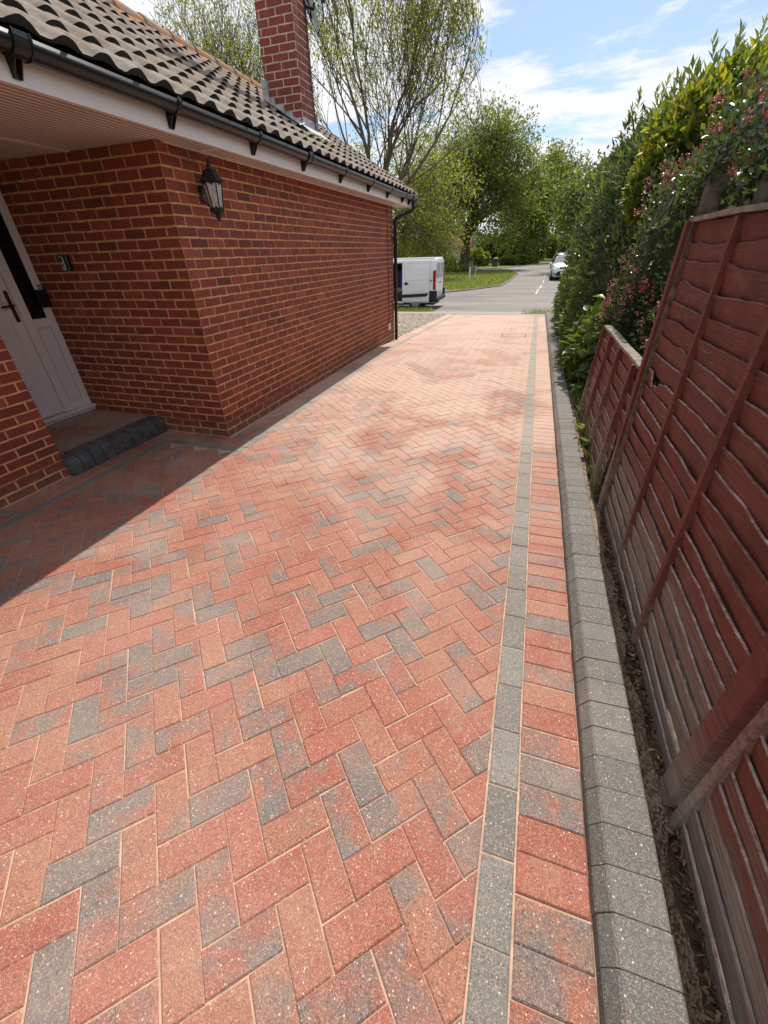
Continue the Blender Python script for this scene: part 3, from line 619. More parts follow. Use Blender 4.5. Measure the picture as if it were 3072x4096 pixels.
# soffit: boards run along the drive, with grooves between
def plank(mb, x0, x1, y0, y1, z):
    x = x1
    while x > x0+.01:
        a = max(x-.1, x0)
        for (p, q) in ((x-.005, x-.045), (x-.055, a+.005)):
            if p-q > .005: mb.add([(q, y0, z), (p, y0, z), (p, y1, z), (q, y1, z)], [(0, 1, 2, 3)], 0)
        for (p, q) in ((x, x-.005), (x-.045, x-.055), (a+.005, a)): mb.add([(q, y0, z+.004), (p, y0, z+.004), (p, y1, z+.004), (q, y1, z+.004)], [(0, 1, 2, 3)], 1)
        for q in (x-.005, x-.045, x-.055, a+.005): mb.add([(q, y0, z), (q, y1, z), (q, y1, z+.004), (q, y0, z+.004)], [(0, 1, 2, 3)], 1)
        x = a
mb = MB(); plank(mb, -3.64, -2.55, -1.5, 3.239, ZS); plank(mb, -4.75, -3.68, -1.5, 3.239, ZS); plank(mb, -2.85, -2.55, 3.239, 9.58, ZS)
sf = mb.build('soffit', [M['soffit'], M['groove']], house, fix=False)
mb = MB(); mb.box((-3.685, -1.5, ZS-.006), (-3.635, 3.239, ZS+.02), 0, bev=.002); mb.box((-2.84, 3.66, ZS-.006), (-2.552, 3.70, ZS+.02), 0, bev=.002)
mb.box((-2.795, WY+.05, ZS-.008), (-2.775, 9.17, ZS+.01), 0)
mb.build('joint_trim', M['upvc'], sf)
mb = MB(); mb.box((-2.55, -1.5, ZS-.012), (-2.53, 9.58, 2.462), 0, bev=.002); mb.box((-2.529, 4.93, ZS-.014), (-2.5265, 4.96, 2.462), 0); mb.box((-2.53, 9.565, ZS-.02), (-2.521, 9.60, 2.5), 0)
mb.prism([(-2.551, ZS-.01), (-2.551, 2.52), (-4.85, 3.90), (-7.2, 2.52), (-7.2, ZS-.01)], 'y', 9.585, 9.60, 0)
mb.build('fascia', M['upvc'], house)
# gutter
GXc, GZc, GR = -2.468, 2.452, .058
def gprof(r0, r1, n=10, a0=math.pi, a1=2*math.pi):
    o = [(GXc+r0*math.cos(a0+(a1-a0)*i/n), GZc+r0*math.sin(a0+(a1-a0)*i/n)) for i in range(n+1)]
    return o+[(GXc+r1*math.cos(a1-(a1-a0)*i/n), GZc+r1*math.sin(a1-(a1-a0)*i/n)) for i in range(n+1)]
mb = MB(); pr_ = gprof(GR, GR-.003); n_ = len(pr_)
pr_[0] = (pr_[0][0]-.002, pr_[0][1]+.006); pr_[10] = (pr_[10][0]+.002, pr_[10][1]+.008)
vs = []; ys = [-1.5, 9.70]
for yy in ys: vs += [(x, yy, z) for x, z in pr_]
mb.add(vs, [(i, (i+1) % n_, n_+(i+1) % n_, n_+i) for i in range(n_)])
g2 = gprof(GR, 0.0, 10); mb.add([(x, 9.70, z) for x, z in g2[:11]]+[(x, 9.708, z) for x, z in g2[:11]], [tuple(range(11)), tuple(range(11, 22))[::-1]]+[(i, i+1, 12+i, 11+i) for i in range(10)])
gut = mb.build('gutter', M['black'], house, smooth=False)
for p in gut.data.polygons: p.use_smooth = len(p.vertices) == 4
for yb, uni in ((1.08, 0), (2.09, 1), (3.11, 0), (4.09, 0), (5.03, 1), (6.02, 0), (7.05, 0), (7.97, 0), (8.85, 0), (9.30, 1), (9.62, 0)):
    mb = MB(); w = .018 if not uni else .045
    q = gprof(GR+.006, GR+.0005, 10, math.pi, 2*math.pi+.35)
    mb.add([(x, yb-w, z) for x, z in q]+[(x, yb+w, z) for x, z in q], [(i, (i+1) % 22, 22+(i+1) % 22, 22+i) for i in range(22)]+[(i, i+1, 20-i, 21-i) for i in range(10)]+[(22+i, 43-i, 42-i, 23+i) for i in range(10)])
    if uni:
        for s_ in (-w+.004, w-.004):
            q = gprof(GR+.010, GR+.005, 10, math.pi, 2*math.pi+.35); mb.add([(x, yb+s_-.004, z) for x, z in q]+[(x, yb+s_+.004, z) for x, z in q], [(i, (i+1) % 22, 22+(i+1) % 22, 22+i) for i in range(22)]+[(i, i+1, 20-i, 21-i) for i in range(10)]+[(22+i, 43-i, 42-i, 23+i) for i in range(10)])
    mb.prism([(-2.529, GZc-.02), (-2.529, GZc-.125), (-2.515, GZc-.125), (GXc-.005, GZc-GR-.004), (GXc-.02, GZc-GR+.005)], 'y', yb-.020, yb-.014)
    mb.prism([(-2.529, GZc-.02), (-2.529, GZc-.125), (-2.515, GZc-.125), (GXc-.005, GZc-GR-.004), (GXc-.02, GZc-GR+.005)], 'y', yb+.014, yb+.020)
    mb.box((-2.529, yb-.02, GZc-.125), (-2.522, yb+.02, GZc-.0))
    mb.build('gutter_bracket', M['black'], gut)
# downpipe with swan neck
mb = MB(); r = .034
mb.tube([(GXc, 9.5, GZc-.05), (GXc, 9.5, 2.30), (GXc-.008, 9.49, 2.27), (GXc-.03, 9.47, 2.245), (-2.69, 9.20, 2.135), (-2.725, 9.165, 2.115), (-2.74, 9.15, 2.085), (-2.742, 9.15, 2.04), (-2.742, 9.15, G(9.15)+.0)], r, 12)
for z0, z1 in ((2.27, 2.33), (2.02, 2.09)): mb.tube([(GXc if z0 > 2.2 else -2.742, 9.5 if z0 > 2.2 else 9.15, z0), (GXc if z0 > 2.2 else -2.742, 9.5 if z0 > 2.2 else 9.15, z1)], r+.004, 12)
mb.tube([(GXc, 9.5, GZc-.075), (GXc, 9.5, GZc-.04)], [.036, .055], 12)
dp = mb.build('downpipe', M['black'], house, smooth=True)
for z in (1.80, .66):
    mb = MB(); mb.tube([(-2.742, 9.15, z-.012), (-2.742, 9.15, z+.012)], r+.006, 12); mb.box((-2.80, 9.09, z-.01), (-2.742, 9.21, z+.01)); mb.build('pipe_clip', M['black'], dp)

# roof
RT, X0, Z0, XR = .59, -2.455, 2.500, -4.85
RL = math.hypot(1, RT); ux = (-1/RL, RT/RL); nx_ = (RT/RL, 1/RL)
SL = (X0-XR)*RL; GA = .305; NC = int(math.ceil(SL/GA)); PIT = .2235
def tprof(y):
    t = (y/PIT) % 1.0; d = abs(t-.5)*2   # 0 at the roll's crown
    return max(0.0, math.cos(min(1, d/.74)*math.pi/2))**1.0
mb = MB(); ysamp = []; y = -1.55
NP = 12; nyt = int((9.62+1.55)/PIT)
for i in range(nyt*NP+1): ysamp.append(-1.55+i*PIT/NP)
def rp_(s, h, y): return (X0+ux[0]*s+nx_[0]*h, y, Z0+ux[1]*s+nx_[1]*h)
for k in range(NC):
    s0 = k*GA; s1 = min(s0+GA+.02, SL+.02); jr = 0
    vs = []; T = .013
    for i, yy in enumerate(ysamp):
        hp = tprof(yy-.012*0); q = int(i/NP); rnd = math.sin(q*12.9898+k*78.233)*43758.5; rnd -= math.floor(rnd)
        ds_ = (rnd-.5)*.010; lift = (rnd-.5)*.004
        wig = .0012*math.sin(i*1.7+k)
        hl = .0105+.040*hp+lift*.5; hu = .0005+.016*hp
        vs += [rp_(s0-.03+ds_, hl+wig, yy), rp_(s0+.008+ds_, hl+.001, yy), rp_(s1, hu, yy), rp_(s0-.028+ds_, max(-.002, hl-T-.026*hp), yy), rp_(s0+.10, max(-.004, hl-T-.03*hp-.006), yy)]
    for i in range(len(ysamp)-1):
        q = int(i/NP); r = math.sin(q*3.17+k*9.1)*.5+.5; a, b = i*5, (i+1)*5; lic = 1.0 if k >= NC-2 else 0.12
        c = (r, lic, 0, 1); mb.add([], [])
        for f, cc in (((a, b, b+1, a+1), (r, lic, .0, 1)), ((a+1, b+1, b+2, a+2), c), ((a, a+3, b+3, b), (r, lic, .93, 1)), ((a+3, a+4, b+4, b+3), (r, 0, 1, 1))):  # lip faces and undersides coloured near black as the half-moon shade
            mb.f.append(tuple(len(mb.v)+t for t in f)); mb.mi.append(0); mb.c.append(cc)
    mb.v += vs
# far slope, plain sheet of the same tile, and felt below the near slope
mb.add([(X0-.01, -1.55, Z0-.012), (X0-.01, 9.60, Z0-.012), (XR, 9.60, Z0+(X0-XR)*RT-.012), (XR, -1.55, Z0+(X0-XR)*RT-.012), (2*XR-X0, -1.55, Z0), (2*XR-X0, 9.60, Z0)], [(0, 1, 2, 3), (3, 2, 5, 4)], 0, (.5, 0, 0.3, 1))
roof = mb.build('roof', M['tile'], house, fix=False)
for p in roof.data.polygons: p.use_smooth = True
roof.data.set_sharp_from_angle(angle=math.radians(38)) if hasattr(roof.data, 'set_sharp_from_angle') else None
mb = MB(); y = -1.5; ZR = Z0+(X0-XR)*RT
while y < 9.55:
    n_ = 8; r = random.random(); vs = []
    for yy, rr, dz in ((y, .125, .0), (y+.015, .135, .004), (y+.44, .118, 0)): vs += [(XR+rr*math.cos(math.pi*i/n_), yy, ZR-.035+dz+rr*.85*math.sin(math.pi*i/n_)) for i in range(n_+1)]
    m_ = n_+1; mb.add(vs, [(a*m_+i, a*m_+i+1, (a+1)*m_+i+1, (a+1)*m_+i) for a in range(2) for i in range(n_)]+[tuple(range(m_))], 0, (r, 1.0, 0, 1)); y += .43
mb.build('ridge_tiles', M['tile'], roof)
mb = MB(); s = 0
for k in range(NC): mb.add([rp_(k*GA-.03, .02, 9.60), rp_(k*GA-.03, .05, 9.60), rp_((k+1)*GA, .03, 9.60), rp_((k+1)*GA, -.03, 9.60)]+[(p[0], 9.63, p[2]) for p in (rp_(k*GA-.03, .02, 0), rp_(k*GA-.03, .05, 0), rp_((k+1)*GA, .03, 0), rp_((k+1)*GA, -.03, 0))], [(0, 1, 2, 3), (7, 6, 5, 4), (0, 4, 5, 1), (1, 5, 6, 2), (2, 6, 7, 3), (3, 7, 4, 0)])
mb.build('verge_mortar', M['chim_mortar'], roof)
mb = MB(); mb.box((-2.5485, -1.5, 2.463), (-2.532, 9.58, 2.530)); mb.build('eaves_felt', M['blackmat'], roof)
# chimney
CX0, CX1, CY0, CY1 = -3.655, -3.175, 6.48, 6.86
mb = MB(); CM = [M['brick'], M['chim_mortar']]
cb = lambda: (random.uniform(.25, .8), random.random(), random.random(), 1)
bricks(mb, (CX0, CY0, 2.4), (1, 0, 0), (0, -1, 0), CX1-CX0, 0, 3.3, .08, (True, True), cb, False); bricks(mb, (CX1, CY0, 2.4), (0, 1, 0), (1, 0, 0), CY1-CY0, 0, 3.3, .10, (True, True), cb, False)
bricks(mb, (CX1, CY1, 2.4), (-1, 0, 0), (0, 1, 0), CX1-CX0, 0, 3.3, .08, (True, True), cb, False); bricks(mb, (CX0, CY1, 2.4), (0, -1, 0), (-1, 0, 0), CY1-CY0, 0, 3.3, .10, (True, True), cb, False)
mb.box((CX0-.04, CY0-.04, 5.7), (CX1+.04, CY1+.04, 5.86), 1); mb.box((CX0-.01, CY0-.01, 5.86), (CX1+.01, CY1+.01, 5.93), 1)
mb.lathe([(.12, 5.93), (.105, 6.2), (.12, 6.24), (.12, 6.28)], (CX0+CX1)/2, (CY0+CY1)/2, 14, 0, (.9, 0, 0, 1))
ch = mb.build('chimney', CM, house, fix=False)
zr = lambda x: Z0+(X0-x)*RT+.06
mb = MB(); x = CX1+.004   # stepped lead flashing up the near face, apron and upstand
zc = lambda x, h: zr(x)+h
yf = CY0-.010
pts_low = []
st = .118; xx = CX1+.006; lev = 3.0
k = 0
while xx > CX0-.02:
    xe = max(xx-st, CX0-.03); ztop = math.ceil((zr(xx)+.07-2.4)/.075)*.075+2.4
    mb.prism([(xx, zr(xx)-.04), (xe, zr(xe)-.04), (xe-.012, ztop+.0), (xx-.028, ztop)], 'y', yf-.0025*(k % 2), yf+.004-.0025*(k % 2)); xx = xe; k += 1
mb.prism([(CX0-.05, zr(CX0)-.03), (CX0-.05, zr(CX0)+.2), (CX0+.035, zr(CX0)+.2), (CX0+.03, zr(CX0)-.07)], 'y', yf-.006, yf+.02)
mb.add([(CX1+.03, CY0-.15, zr(CX1+.03)+.01), (CX0-.03, CY0-.13, zr(CX0)+.025), (CX0-.03, CY0-.008, zr(CX0)+.035), (CX1+.03, CY0-.008, zr(CX1)+.03)], [(0, 1, 2, 3)])
mb.box((CX1+.006, CY0-.03, zr(CX1)-.06), (CX1+.013, CY1+.03, zr(CX1)+.10))
mb.add([(CX1+.012, CY0-.10, zr(CX1)+.02), (CX1+.012, CY1+.12, zr(CX1)+.02), (CX1+.14, CY1+.12, zr(CX1+.14)+.012), (CX1+.14, CY0-.12, zr(CX1+.14)+.012)], [(0, 1, 2, 3)])
mb.box((CX1-.01, CY1+.012, zr(CX1)-.02), (CX1+.03, CY1+.02, zr(CX1)+.20))
mb.build('flashing', M['lead'], ch)
mb = MB(); rnd = random.Random(3)
for i in range(14): 
    yy = CY0-.2+i*.055; mb.lathe([(.0, 0), (.03, 0.0), (.022, .02), (.0, .03)][:3], 0, 0, 7); 
    base = len(mb.v)-21
    for t in range(21): v = mb.v[base+t]; mb.v[base+t] = (v[0]*1.4+CX1+.16+rnd.uniform(-.02, .02), v[1]*1.6+yy, v[2]+zr(CX1+.16)-.022)
mb.build('flaunching', M['chim_mortar'], ch)
mb = MB(); mb.tube([(CX1+.012, CY1-.055, 5.7), (CX1+.014, CY1-.05, 4.4), (CX1+.012, CY1-.06, 3.4), (CX1+.02, CY1-.05, 2.98), (CX1+.13, CY1-.02, 2.87)], .005, 5); mb.tube([(CX1+.012, CY1-.02, 5.7), (CX1+.012, CY1-.025, 2.95)], .004, 5)
mb.build('aerial_cable', M['black'], ch)
# front door with side light
fd = MB(); DW = -4.60
fr = [(1.98, 2.04, .235, 2.30), (3.175, 3.238, .235, 2.30), (2.90, 3.175, .235, .34), (2.04, 2.90, .2355, .262), (1.98, 3.238, 2.24, 2.30)]
fd.box((DX+.0, 1.98, .235), (DW-.02, 3.238, 2.30), 0)
fd.box((DW-.02, 3.165, .235), (DW+.012, 3.238, 2.30), 0, bev=.006)   # right frame
fd.box((DW-.02, 2.925, .235), (DW+.012, 3.015, 2.30), 0, bev=.005)   # mullion
fd.box((DW-.02, 3.015, .235), (DW+.009, 3.165, .315), 0, bev=.005); fd.box((DW-.02, 3.015, 1.045), (DW+.010, 3.165, 1.125), 0, bev=.005)
fd.box((DW-.02, 3.035, .335), (DW-.006, 3.145, 1.025), 0, bev=.006)
door = fd.build('front_door', M['upvc'], house)
mb = MB(); mb.box((DW-.018, 3.015, 1.125), (DW-.006, 3.165, 2.25)); mb.build('side_glass', M['glass_dark'], door)
mb = MB(); L0, L1 = 2.02, 2.915
mb.box((DW-.02, L1-.10, .245), (DW+.020, L1, 2.26), 0, bev=.007); mb.box((DW-.02, L0, .245), (DW+.020, L0+.1, 2.26), 0, bev=.007)
mb.box((DW-.02, L0+.1, .245), (DW+.018, L1-.1, .345), 0, bev=.006); mb.box((DW-.02, L0+.1, 2.16), (DW+.018, L1-.1, 2.26), 0, bev=.006)
mb.box((DW-.02, L0+.1, .345), (DW+.006, L1-.1, 2.16), 0)
for (a, b, c_, d) in ((L0+.17, L1-.14, .55, 1.08), (L0+.17, L1-.14, 1.22, 2.05)):
    for (y0, y1, z0, z1) in ((a, b, c_, c_+.02), (a, b, d-.02, d), (a, a+.02, c_+.02, d-.02), (b-.02, b, c_+.02, d-.02)): mb.box((DW+.005, y0, z0), (DW+.015, y1, z1), 0, bev=.005)
leaf = mb.build('door_leaf', M['upvc'], door)
mb = MB(); mb.box((DW+.019, L1-.055, 1.12), (DW+.030, L1-.02, 1.38), 0, bev=.009); mb.tube([(DW+.03, L1-.038, 1.262), (DW+.065, L1-.038, 1.262), (DW+.07, L1-.05, 1.262), (DW+.068, L1-.15, 1.256)], .0095, 8); mb.tube([(DW+.03, L1-.038, 1.18), (DW+.036, L1-.038, 1.18)], .010, 10)
mb.build('door_handle', simple('brown_brass', (0.10, 0.045, 0.02), 0.3, 0.2, 20, 0, 20, Metallic=0.7), door)
mb = MB(); mb.box((DW-.03, 1.98, .205), (DW+.075, 3.236, .236), 0, bev=.005); mb.box((DW-.03, 1.98, .175), (DW+.05, 3.236, .2045), 0, bev=.004); mb.build('door_sill', M['upvc'], door)
mb = MB(); sx = DW+.0135   # sticker: two blue badges with a line of print between
mb.prism([(3.188, 1.392), (3.228, 1.392), (3.228, 1.400), (3.208, 1.410), (3.188, 1.400)], 'x', sx, sx+.0006); mb.prism([(3.190, 1.362), (3.227, 1.362), (3.224, 1.345), (3.2085, 1.335), (3.193, 1.345)], 'x', sx, sx+.0006)
for i in range(5): mb.box((sx, 3.190+i*.008, 1.372), (sx+.0006, 3.1955+i*.008, 1.384))
mb.build('sticker', M['blue'], door)

# fittings on the walls
kb = empty('key_safe', (-4.11, 3.24, 1.52), 'small black key safe with grey keypad face on the brick wall beside the front door', 'key safe')
mb = MB(); mb.box((-4.15, 3.19, 1.515), (-4.07, 3.236, 1.635), 0, bev=.008); mb.build('case', M['black'], kb)
mb = MB(); mb.box((-4.148, 3.184, 1.522), (-4.106, 3.189, 1.628), 0, bev=.002); p = mb.build('keypad', M['silver'], kb)
mb = MB(); mb.box((-4.143, 3.1815, 1.588), (-4.113, 3.1835, 1.618)); mb.build('button', M['black'], p); mb = MB(); mb.box((-4.14, 3.1815, 1.555), (-4.116, 3.1835, 1.565)); mb.build('slot', M['black'], p)
lb = MB(); lb.box((-4.575, 3.13, 1.215), (-4.545, 3.236, 1.36), 0, bev=.004); lb.box((-4.577, 3.135, 1.33), (-4.542, 3.232, 1.366), 0, bev=.003)
tag(lb.build('letter_holder', M['black']), 'plain black box fixed against the door frame below the blue sticker', 'letter box')
jb = MB(); jb.box((-2.796, 8.72, .205), (-2.755, 8.80, .33), 0, bev=.006); jb.box((-2.756, 8.735, .225), (-2.752, 8.785, .31), 0, bev=.002)
tag(jb.build('socket_box', M['upvc']), 'small white socket box low on the brick wall near the downpipe', 'socket')
mb = MB(); mb.tube([(-2.786, 8.76, .33)]+[(-2.786+.003*math.sin(i*2.1), 8.80+.012*math.sin(i*1.3)-.0*i, .33+i*.13) for i in range(1, 15)]+[(-2.786, 8.80, 2.31)], .0055, 6)
tag(mb.build('wall_cable', M['black']), 'thin black cable running up the brick wall beside the downpipe to the soffit', 'cable')
# lantern: six sided, hung from a swan bracket
lt = empty('wall_lantern', (-2.66, 3.62, 2.02), 'black six-sided coach lantern with cloudy glass mounted on the brick wall', 'lantern')
LX, LY = -2.665, 3.62; hexa = lambda r, z, rot=math.pi/6: [(LX+r*math.cos(rot+k*math.pi/3), LY+r*math.sin(rot+k*math.pi/3), z) for k in range(6)]
mb = MB()
mb.lathe([(.090, 2.105), (.092, 2.113), (.084, 2.122), (.052, 2.172), (.040, 2.182), (.020, 2.19), (.016, 2.205), (.020, 2.213), (.008, 2.225), (.010, 2.235), (.001, 2.262)], LX, LY, 6, rot=math.pi/6)
mb.lathe([(.070, 2.098), (.084, 2.1)], LX, LY, 6, rot=math.pi/6); mb.lathe([(.052, 1.925), (.058, 1.918), (.055, 1.908), (.040, 1.90), (.024, 1.893), (.020, 1.880), (.026, 1.873), (.018, 1.862), (.012, 1.848), (.002, 1.838)], LX, LY, 6, rot=math.pi/6)
a, b = hexa(.078, 2.10), hexa(.052, 1.925)
for k in range(6): mb.tube([a[k], b[k]], .0055, 5)
for k in range(6):
    A_, B_ = Vector(a[k]), Vector(a[(k+1) % 6]); C_, D_ = Vector(b[k]), Vector(b[(k+1) % 6])
    for (p, q, dz) in ((A_, B_, -1), (C_, D_, 1)):
        pts = [p+(q-p)*t+Vector((0, 0, dz*h)) for t, h in ((.05, .008), (.2, .006), (.35, .013), (.5, .022), (.65, .013), (.8, .006), (.95, .008))]
        top = [p+(q-p)*t for t in (.05, .2, .35, .5, .65, .8, .95)]
        mb.add([tuple(x) for x in pts+top], [(i, i+1, 8+i, 7+i) for i in range(6)])
mb.tube([(-2.797, LY, 2.06), (-2.77, LY, 2.06)], .03, 10); mb.tube([(-2.795, LY, 2.03), (-2.74, LY, 2.10), (-2.70, LY, 2.16), (LX, LY, 2.225)], .006, 6)
mb.box((-2.797, LY-.018, 1.97), (-2.788, LY+.018, 2.09), 0, bev=.004); mb.tube([(-2.79, LY, 1.99), (-2.74, LY, 1.95), (LX, LY, 1.90)], .006, 6)
mb.build('lantern_frame', M['iron'], lt)
a, b = hexa(.0755, 2.10), hexa(.0495, 1.925)
for k in range(6):
    mb = MB(); mb.add([a[k], a[(k+1) % 6], b[(k+1) % 6], b[k]], [(0, 1, 2, 3)]); mb.build('glass_pane', M['lglass'], lt, fix=False)
mb = MB(); mb.tube([(LX, LY, 1.925), (LX, LY, 1.96)], .014, 8); mb.lathe([(.012, 1.96), (.026, 1.985), (.028, 2.01), (.018, 2.035), (.001, 2.045)], LX, LY, 10); mb.build('bulb', M['upvc'], lt, smooth=True)
# satellite dish behind the chimney
sd = empty('satellite_dish', (-3.10, 6.92, 4.0), 'dark grey satellite dish on the far side of the brick chimney', 'satellite dish')
mb = MB(); n_ = 20; vs = [(0, 0, 0)]; R_ = Matrix.Translation((-3.235, 7.05, 4.20)) @ Matrix.Rotation(math.radians(98), 4, 'Z') @ Matrix.Rotation(math.radians(72), 4, 'X')
for rr in (.10, .18, .25): vs += [(rr*math.cos(2*math.pi*k/n_), rr*1.12*math.sin(2*math.pi*k/n_), rr*rr*.55) for k in range(n_)]
fs = [(0, 1+k, 1+(k+1) % n_) for k in range(n_)]+[(1+a*n_+k, 1+a*n_+(k+1) % n_, 1+(a+1)*n_+(k+1) % n_, 1+(a+1)*n_+k) for a in range(2) for k in range(n_)]
vs2 = [(x, y, z-.008) for x, y, z in vs]; m_ = len(vs)
mb.add([tuple(R_ @ Vector(v)) for v in vs+vs2], fs+[tuple(m_+i for i in f)[::-1] for f in fs]+[(1+2*n_+k, 1+2*n_+(k+1) % n_, m_+1+2*n_+(k+1) % n_, m_+1+2*n_+k) for k in range(n_)])
mb.build('dish', simple('dish_grey', (0.045, 0.048, 0.052), 0.8, 0.15, 6, 0), sd, smooth=True, fix=False)
mb = MB(); mb.tube([(CX1-.02, CY1+.0, 4.15), (-3.12, CY1+.12, 4.15), (-3.12, 7.0, 4.2)], .018, 8); mb.box((CX1-.08, CY1+.004, 4.05), (CX1-.01, CY1+.016, 4.25)); mb.tube([tuple(R_ @ Vector((0, -.26, .03))), tuple(R_ @ Vector((0, -.16, .16))), tuple(R_ @ Vector((0, -.02, .20)))], .008, 6); mb.box((-.02, -.04, .18), (.02, .02, .24), M4=R_)
mb.build('bracket_arm', M['black'], sd)

# ---------------------------------------------------------------- fences
FG = 'waney lap fence panels'
def fence_panel(name, label, y0, y1, xb, xt, z0, zt, battens, nb, seed, loc, hole=None, bw=.036, bd=.026, rail=True, cap=False):
    """y0 nearer end, y1 farther end; xb / xt: plane at foot and head; boards lap so each stands in front of the one above"""
    rd = random.Random(seed); root = empty(name, loc, label, 'fence', FG)
    X = lambda z: xb+(xt-xb)*(z-z0)/(zt-z0)
    H_ = (zt-z0)/nb; mb = MB(); n = int((y1-y0)/.022)
    for i in range(nb):
        ph = [rd.uniform(0, 6.28) for _ in range(5)]; am = [rd.uniform(.002, .009), rd.uniform(.0005, .003), rd.uniform(.0, .0012)]; tilt = rd.uniform(-.006, .006)
        kn = [(rd.uniform(y0, y1), rd.uniform(-.008, .014), rd.uniform(.03, .10)) for _ in range(2)]
        zb = z0+i*H_-.018; zc = z0+(i+1)*H_; bow = rd.uniform(-.003, .008); th = .0055; r = rd.random(); vs = []
        for k in range(n+1):
            t = k/n; y = y0+(y1-y0)*t
            w = am[0]*math.sin(y*3.1+ph[0])+am[1]*math.sin(y*8.3+ph[1])+am[2]*math.sin(y*31+ph[2])+tilt*(t-.5)*2+rd.gauss(0, .0006)
            for (yk, hk, wk) in kn: w += hk*math.exp(-((y-yk)/wk)**2)
            zt_ = zc+w if i < nb-1 else zc-.004+.3*w
            if hole and i == hole[0] and hole[1] < y < hole[2]: u_ = (y-hole[1])/(hole[2]-hole[1]); zt_ -= hole[3]*(2.1*u_*(1-u_**6)*.75)+rd.uniform(-.004, .004)+.006*math.sin(u_*19)
            xo = bow*math.sin(math.pi*((t*len(battens)) % 1)); xo2 = .003*math.sin(y*5+ph[3])
            xf = X(zc)-.010-xo-xo2; xr = X(zb)+.004
            zs = [zb, zb+(zt_-zb)*.5, zt_-.002, zt_]
            vs += [(xr-.0, y, zs[0]), ((xf+xr)/2-.002, y, zs[1]), (xf, y, zs[2]-.0015), (xf+.002, y, zs[3]), (xf+th+.001, y, zs[3]), (xr+th, y, zs[0])]
        for k in range(n):
            a, b = k*6, (k+1)*6; y = y0+(y1-y0)*(k+.5)/n; pale = .25+.75*max(0, min(1, .6+.9*math.sin(y*2.3+ph[4])+.3*math.sin(y*23))); pl = (.6+.4*rd.random())
            for f, c in (((a, a+1, b+1, b), (r, 0, 0, 1)), ((a+1, a+2, b+2, b+1), (r, 0, 0, 1)), ((a+2, a+3, b+3, b+2), (r, .75*pl*pale, 0, 1)), ((a+3, a+4, b+4, b+3), (r, .9*pl*pale, 0, 1)), ((a+4, a+5, b+5, b+4), (r, 0, 0, 1))):
                mb.f.append(tuple(len(mb.v)+q for q in f)); mb.mi.append(0); mb.c.append(c)
        mb.v += vs
    for i in range(nb):
        for (yb, *_r) in battens:
            for dy in (-.035, .035):
                if rd.random() < .5 and y0 < yb+dy < y1: z = z0+(i+.55)*H_; xx = X(z)-.0085; mb.tube([(xx+.006, yb+dy, z), (xx-.0005, yb+dy, z)], .0016, 6, 0, (.5, .4, 0, 1))
    o = mb.build('boards', M['fence'], root, fix=False)
    for (yb, w, zlo, zhi, lean, out) in battens:
        mb = MB(); r = rd.random(); rows = []; m = 8
        for k in range(m+1):
            z = zlo+(zhi-zlo)*k/m; j = rd.uniform(-.0012, .0012); yy = yb+lean*(z-zlo)
            rows += [(X(z)-.016-out+j, yy-w/2+j, z), (X(z)-.016-out+j, yy+w/2+j, z), (X(z)-.004, yy+w/2, z), (X(z)-.004, yy-w/2, z)]
        mb.add(rows, [(k*4+q, k*4+(q+1) % 4, (k+1)*4+(q+1) % 4, (k+1)*4+q) for k in range(m) for q in range(4)]+[(0, 1, 2, 3), (m*4+3, m*4+2, m*4+1, m*4)], 0, (r, 0, 0, 1))
        mb.build('batten', M['oldbatten'] if w == .026 else M['fence'], root)
    if rail:
        mb = MB(); m = 24; rows = []
        for k in range(m+1):
            y = y0+(y1-y0)*k/m; dz = .003*math.sin(k*.45)+rd.uniform(-.001, .001); xx = X(zt)
            rows += [(xx-.030, y, zt+dz), (xx-.030, y, zt+.018+dz), (xx+.030, y, zt+.020+dz), (xx+.030, y, zt+dz-.002)]
        mb.add(rows, [(k*4+q, k*4+(q+1) % 4, (k+1)*4+(q+1) % 4, (k+1)*4+q) for k in range(m) for q in range(4)]+[(0, 1, 2, 3), (m*4+3, m*4+2, m*4+1, m*4)], 0, (.5, .75, 0, 1))
        mb.build('top_rail', M['oldwood'], root)
    return root
M['oldbatten'] = simple('faded_batten', (0.15, 0.095, 0.065), 0.85, 0.5, 20, 0.7, 70)
XF = .685
fence_panel('garden_fence', 'tall red-brown lapped fence panel with a broken board, beside the grey kerb', .93, 2.73, XF, XF+.005, .0, 1.655,
            [(2.715, .05, -.02, 1.66, 0, .025), (2.668, .026, .05, 1.66, 0, .010), (2.05, .028, .17, 1.65, .045, .012), (1.50, .030, .05, 1.655, .045, .014)], 20, 5, (XF, 1.8, 0), hole=(11, 2.33, 2.56, .055))
fence_panel('garden_fence', 'nearest red-brown lapped fence panel, foot boards faded grey, past the double post', -1.1, .768, XF, XF+.005, -.01, 1.655,
            [(.1, .036, .03, 1.65, 0, .03), (-.5, .036, .03, 1.65, 0, .03)], 20, 9, (XF, -.2, 0))
fence_panel('garden_fence', 'low far fence panel with a sunlit weathered top rail in front of the broad-leaved bush', 2.93, 4.62, .665, .715, .02, .92,
            [(4.60, .03, .02, .92, 0, .022), (4.12, .028, .05, .92, 0, .022), (3.62, .03, .05, .92, 0, .022), (3.06, .036, .0, .92, 0, .026)], 10, 21, (.68, 3.8, 0), cap=True)
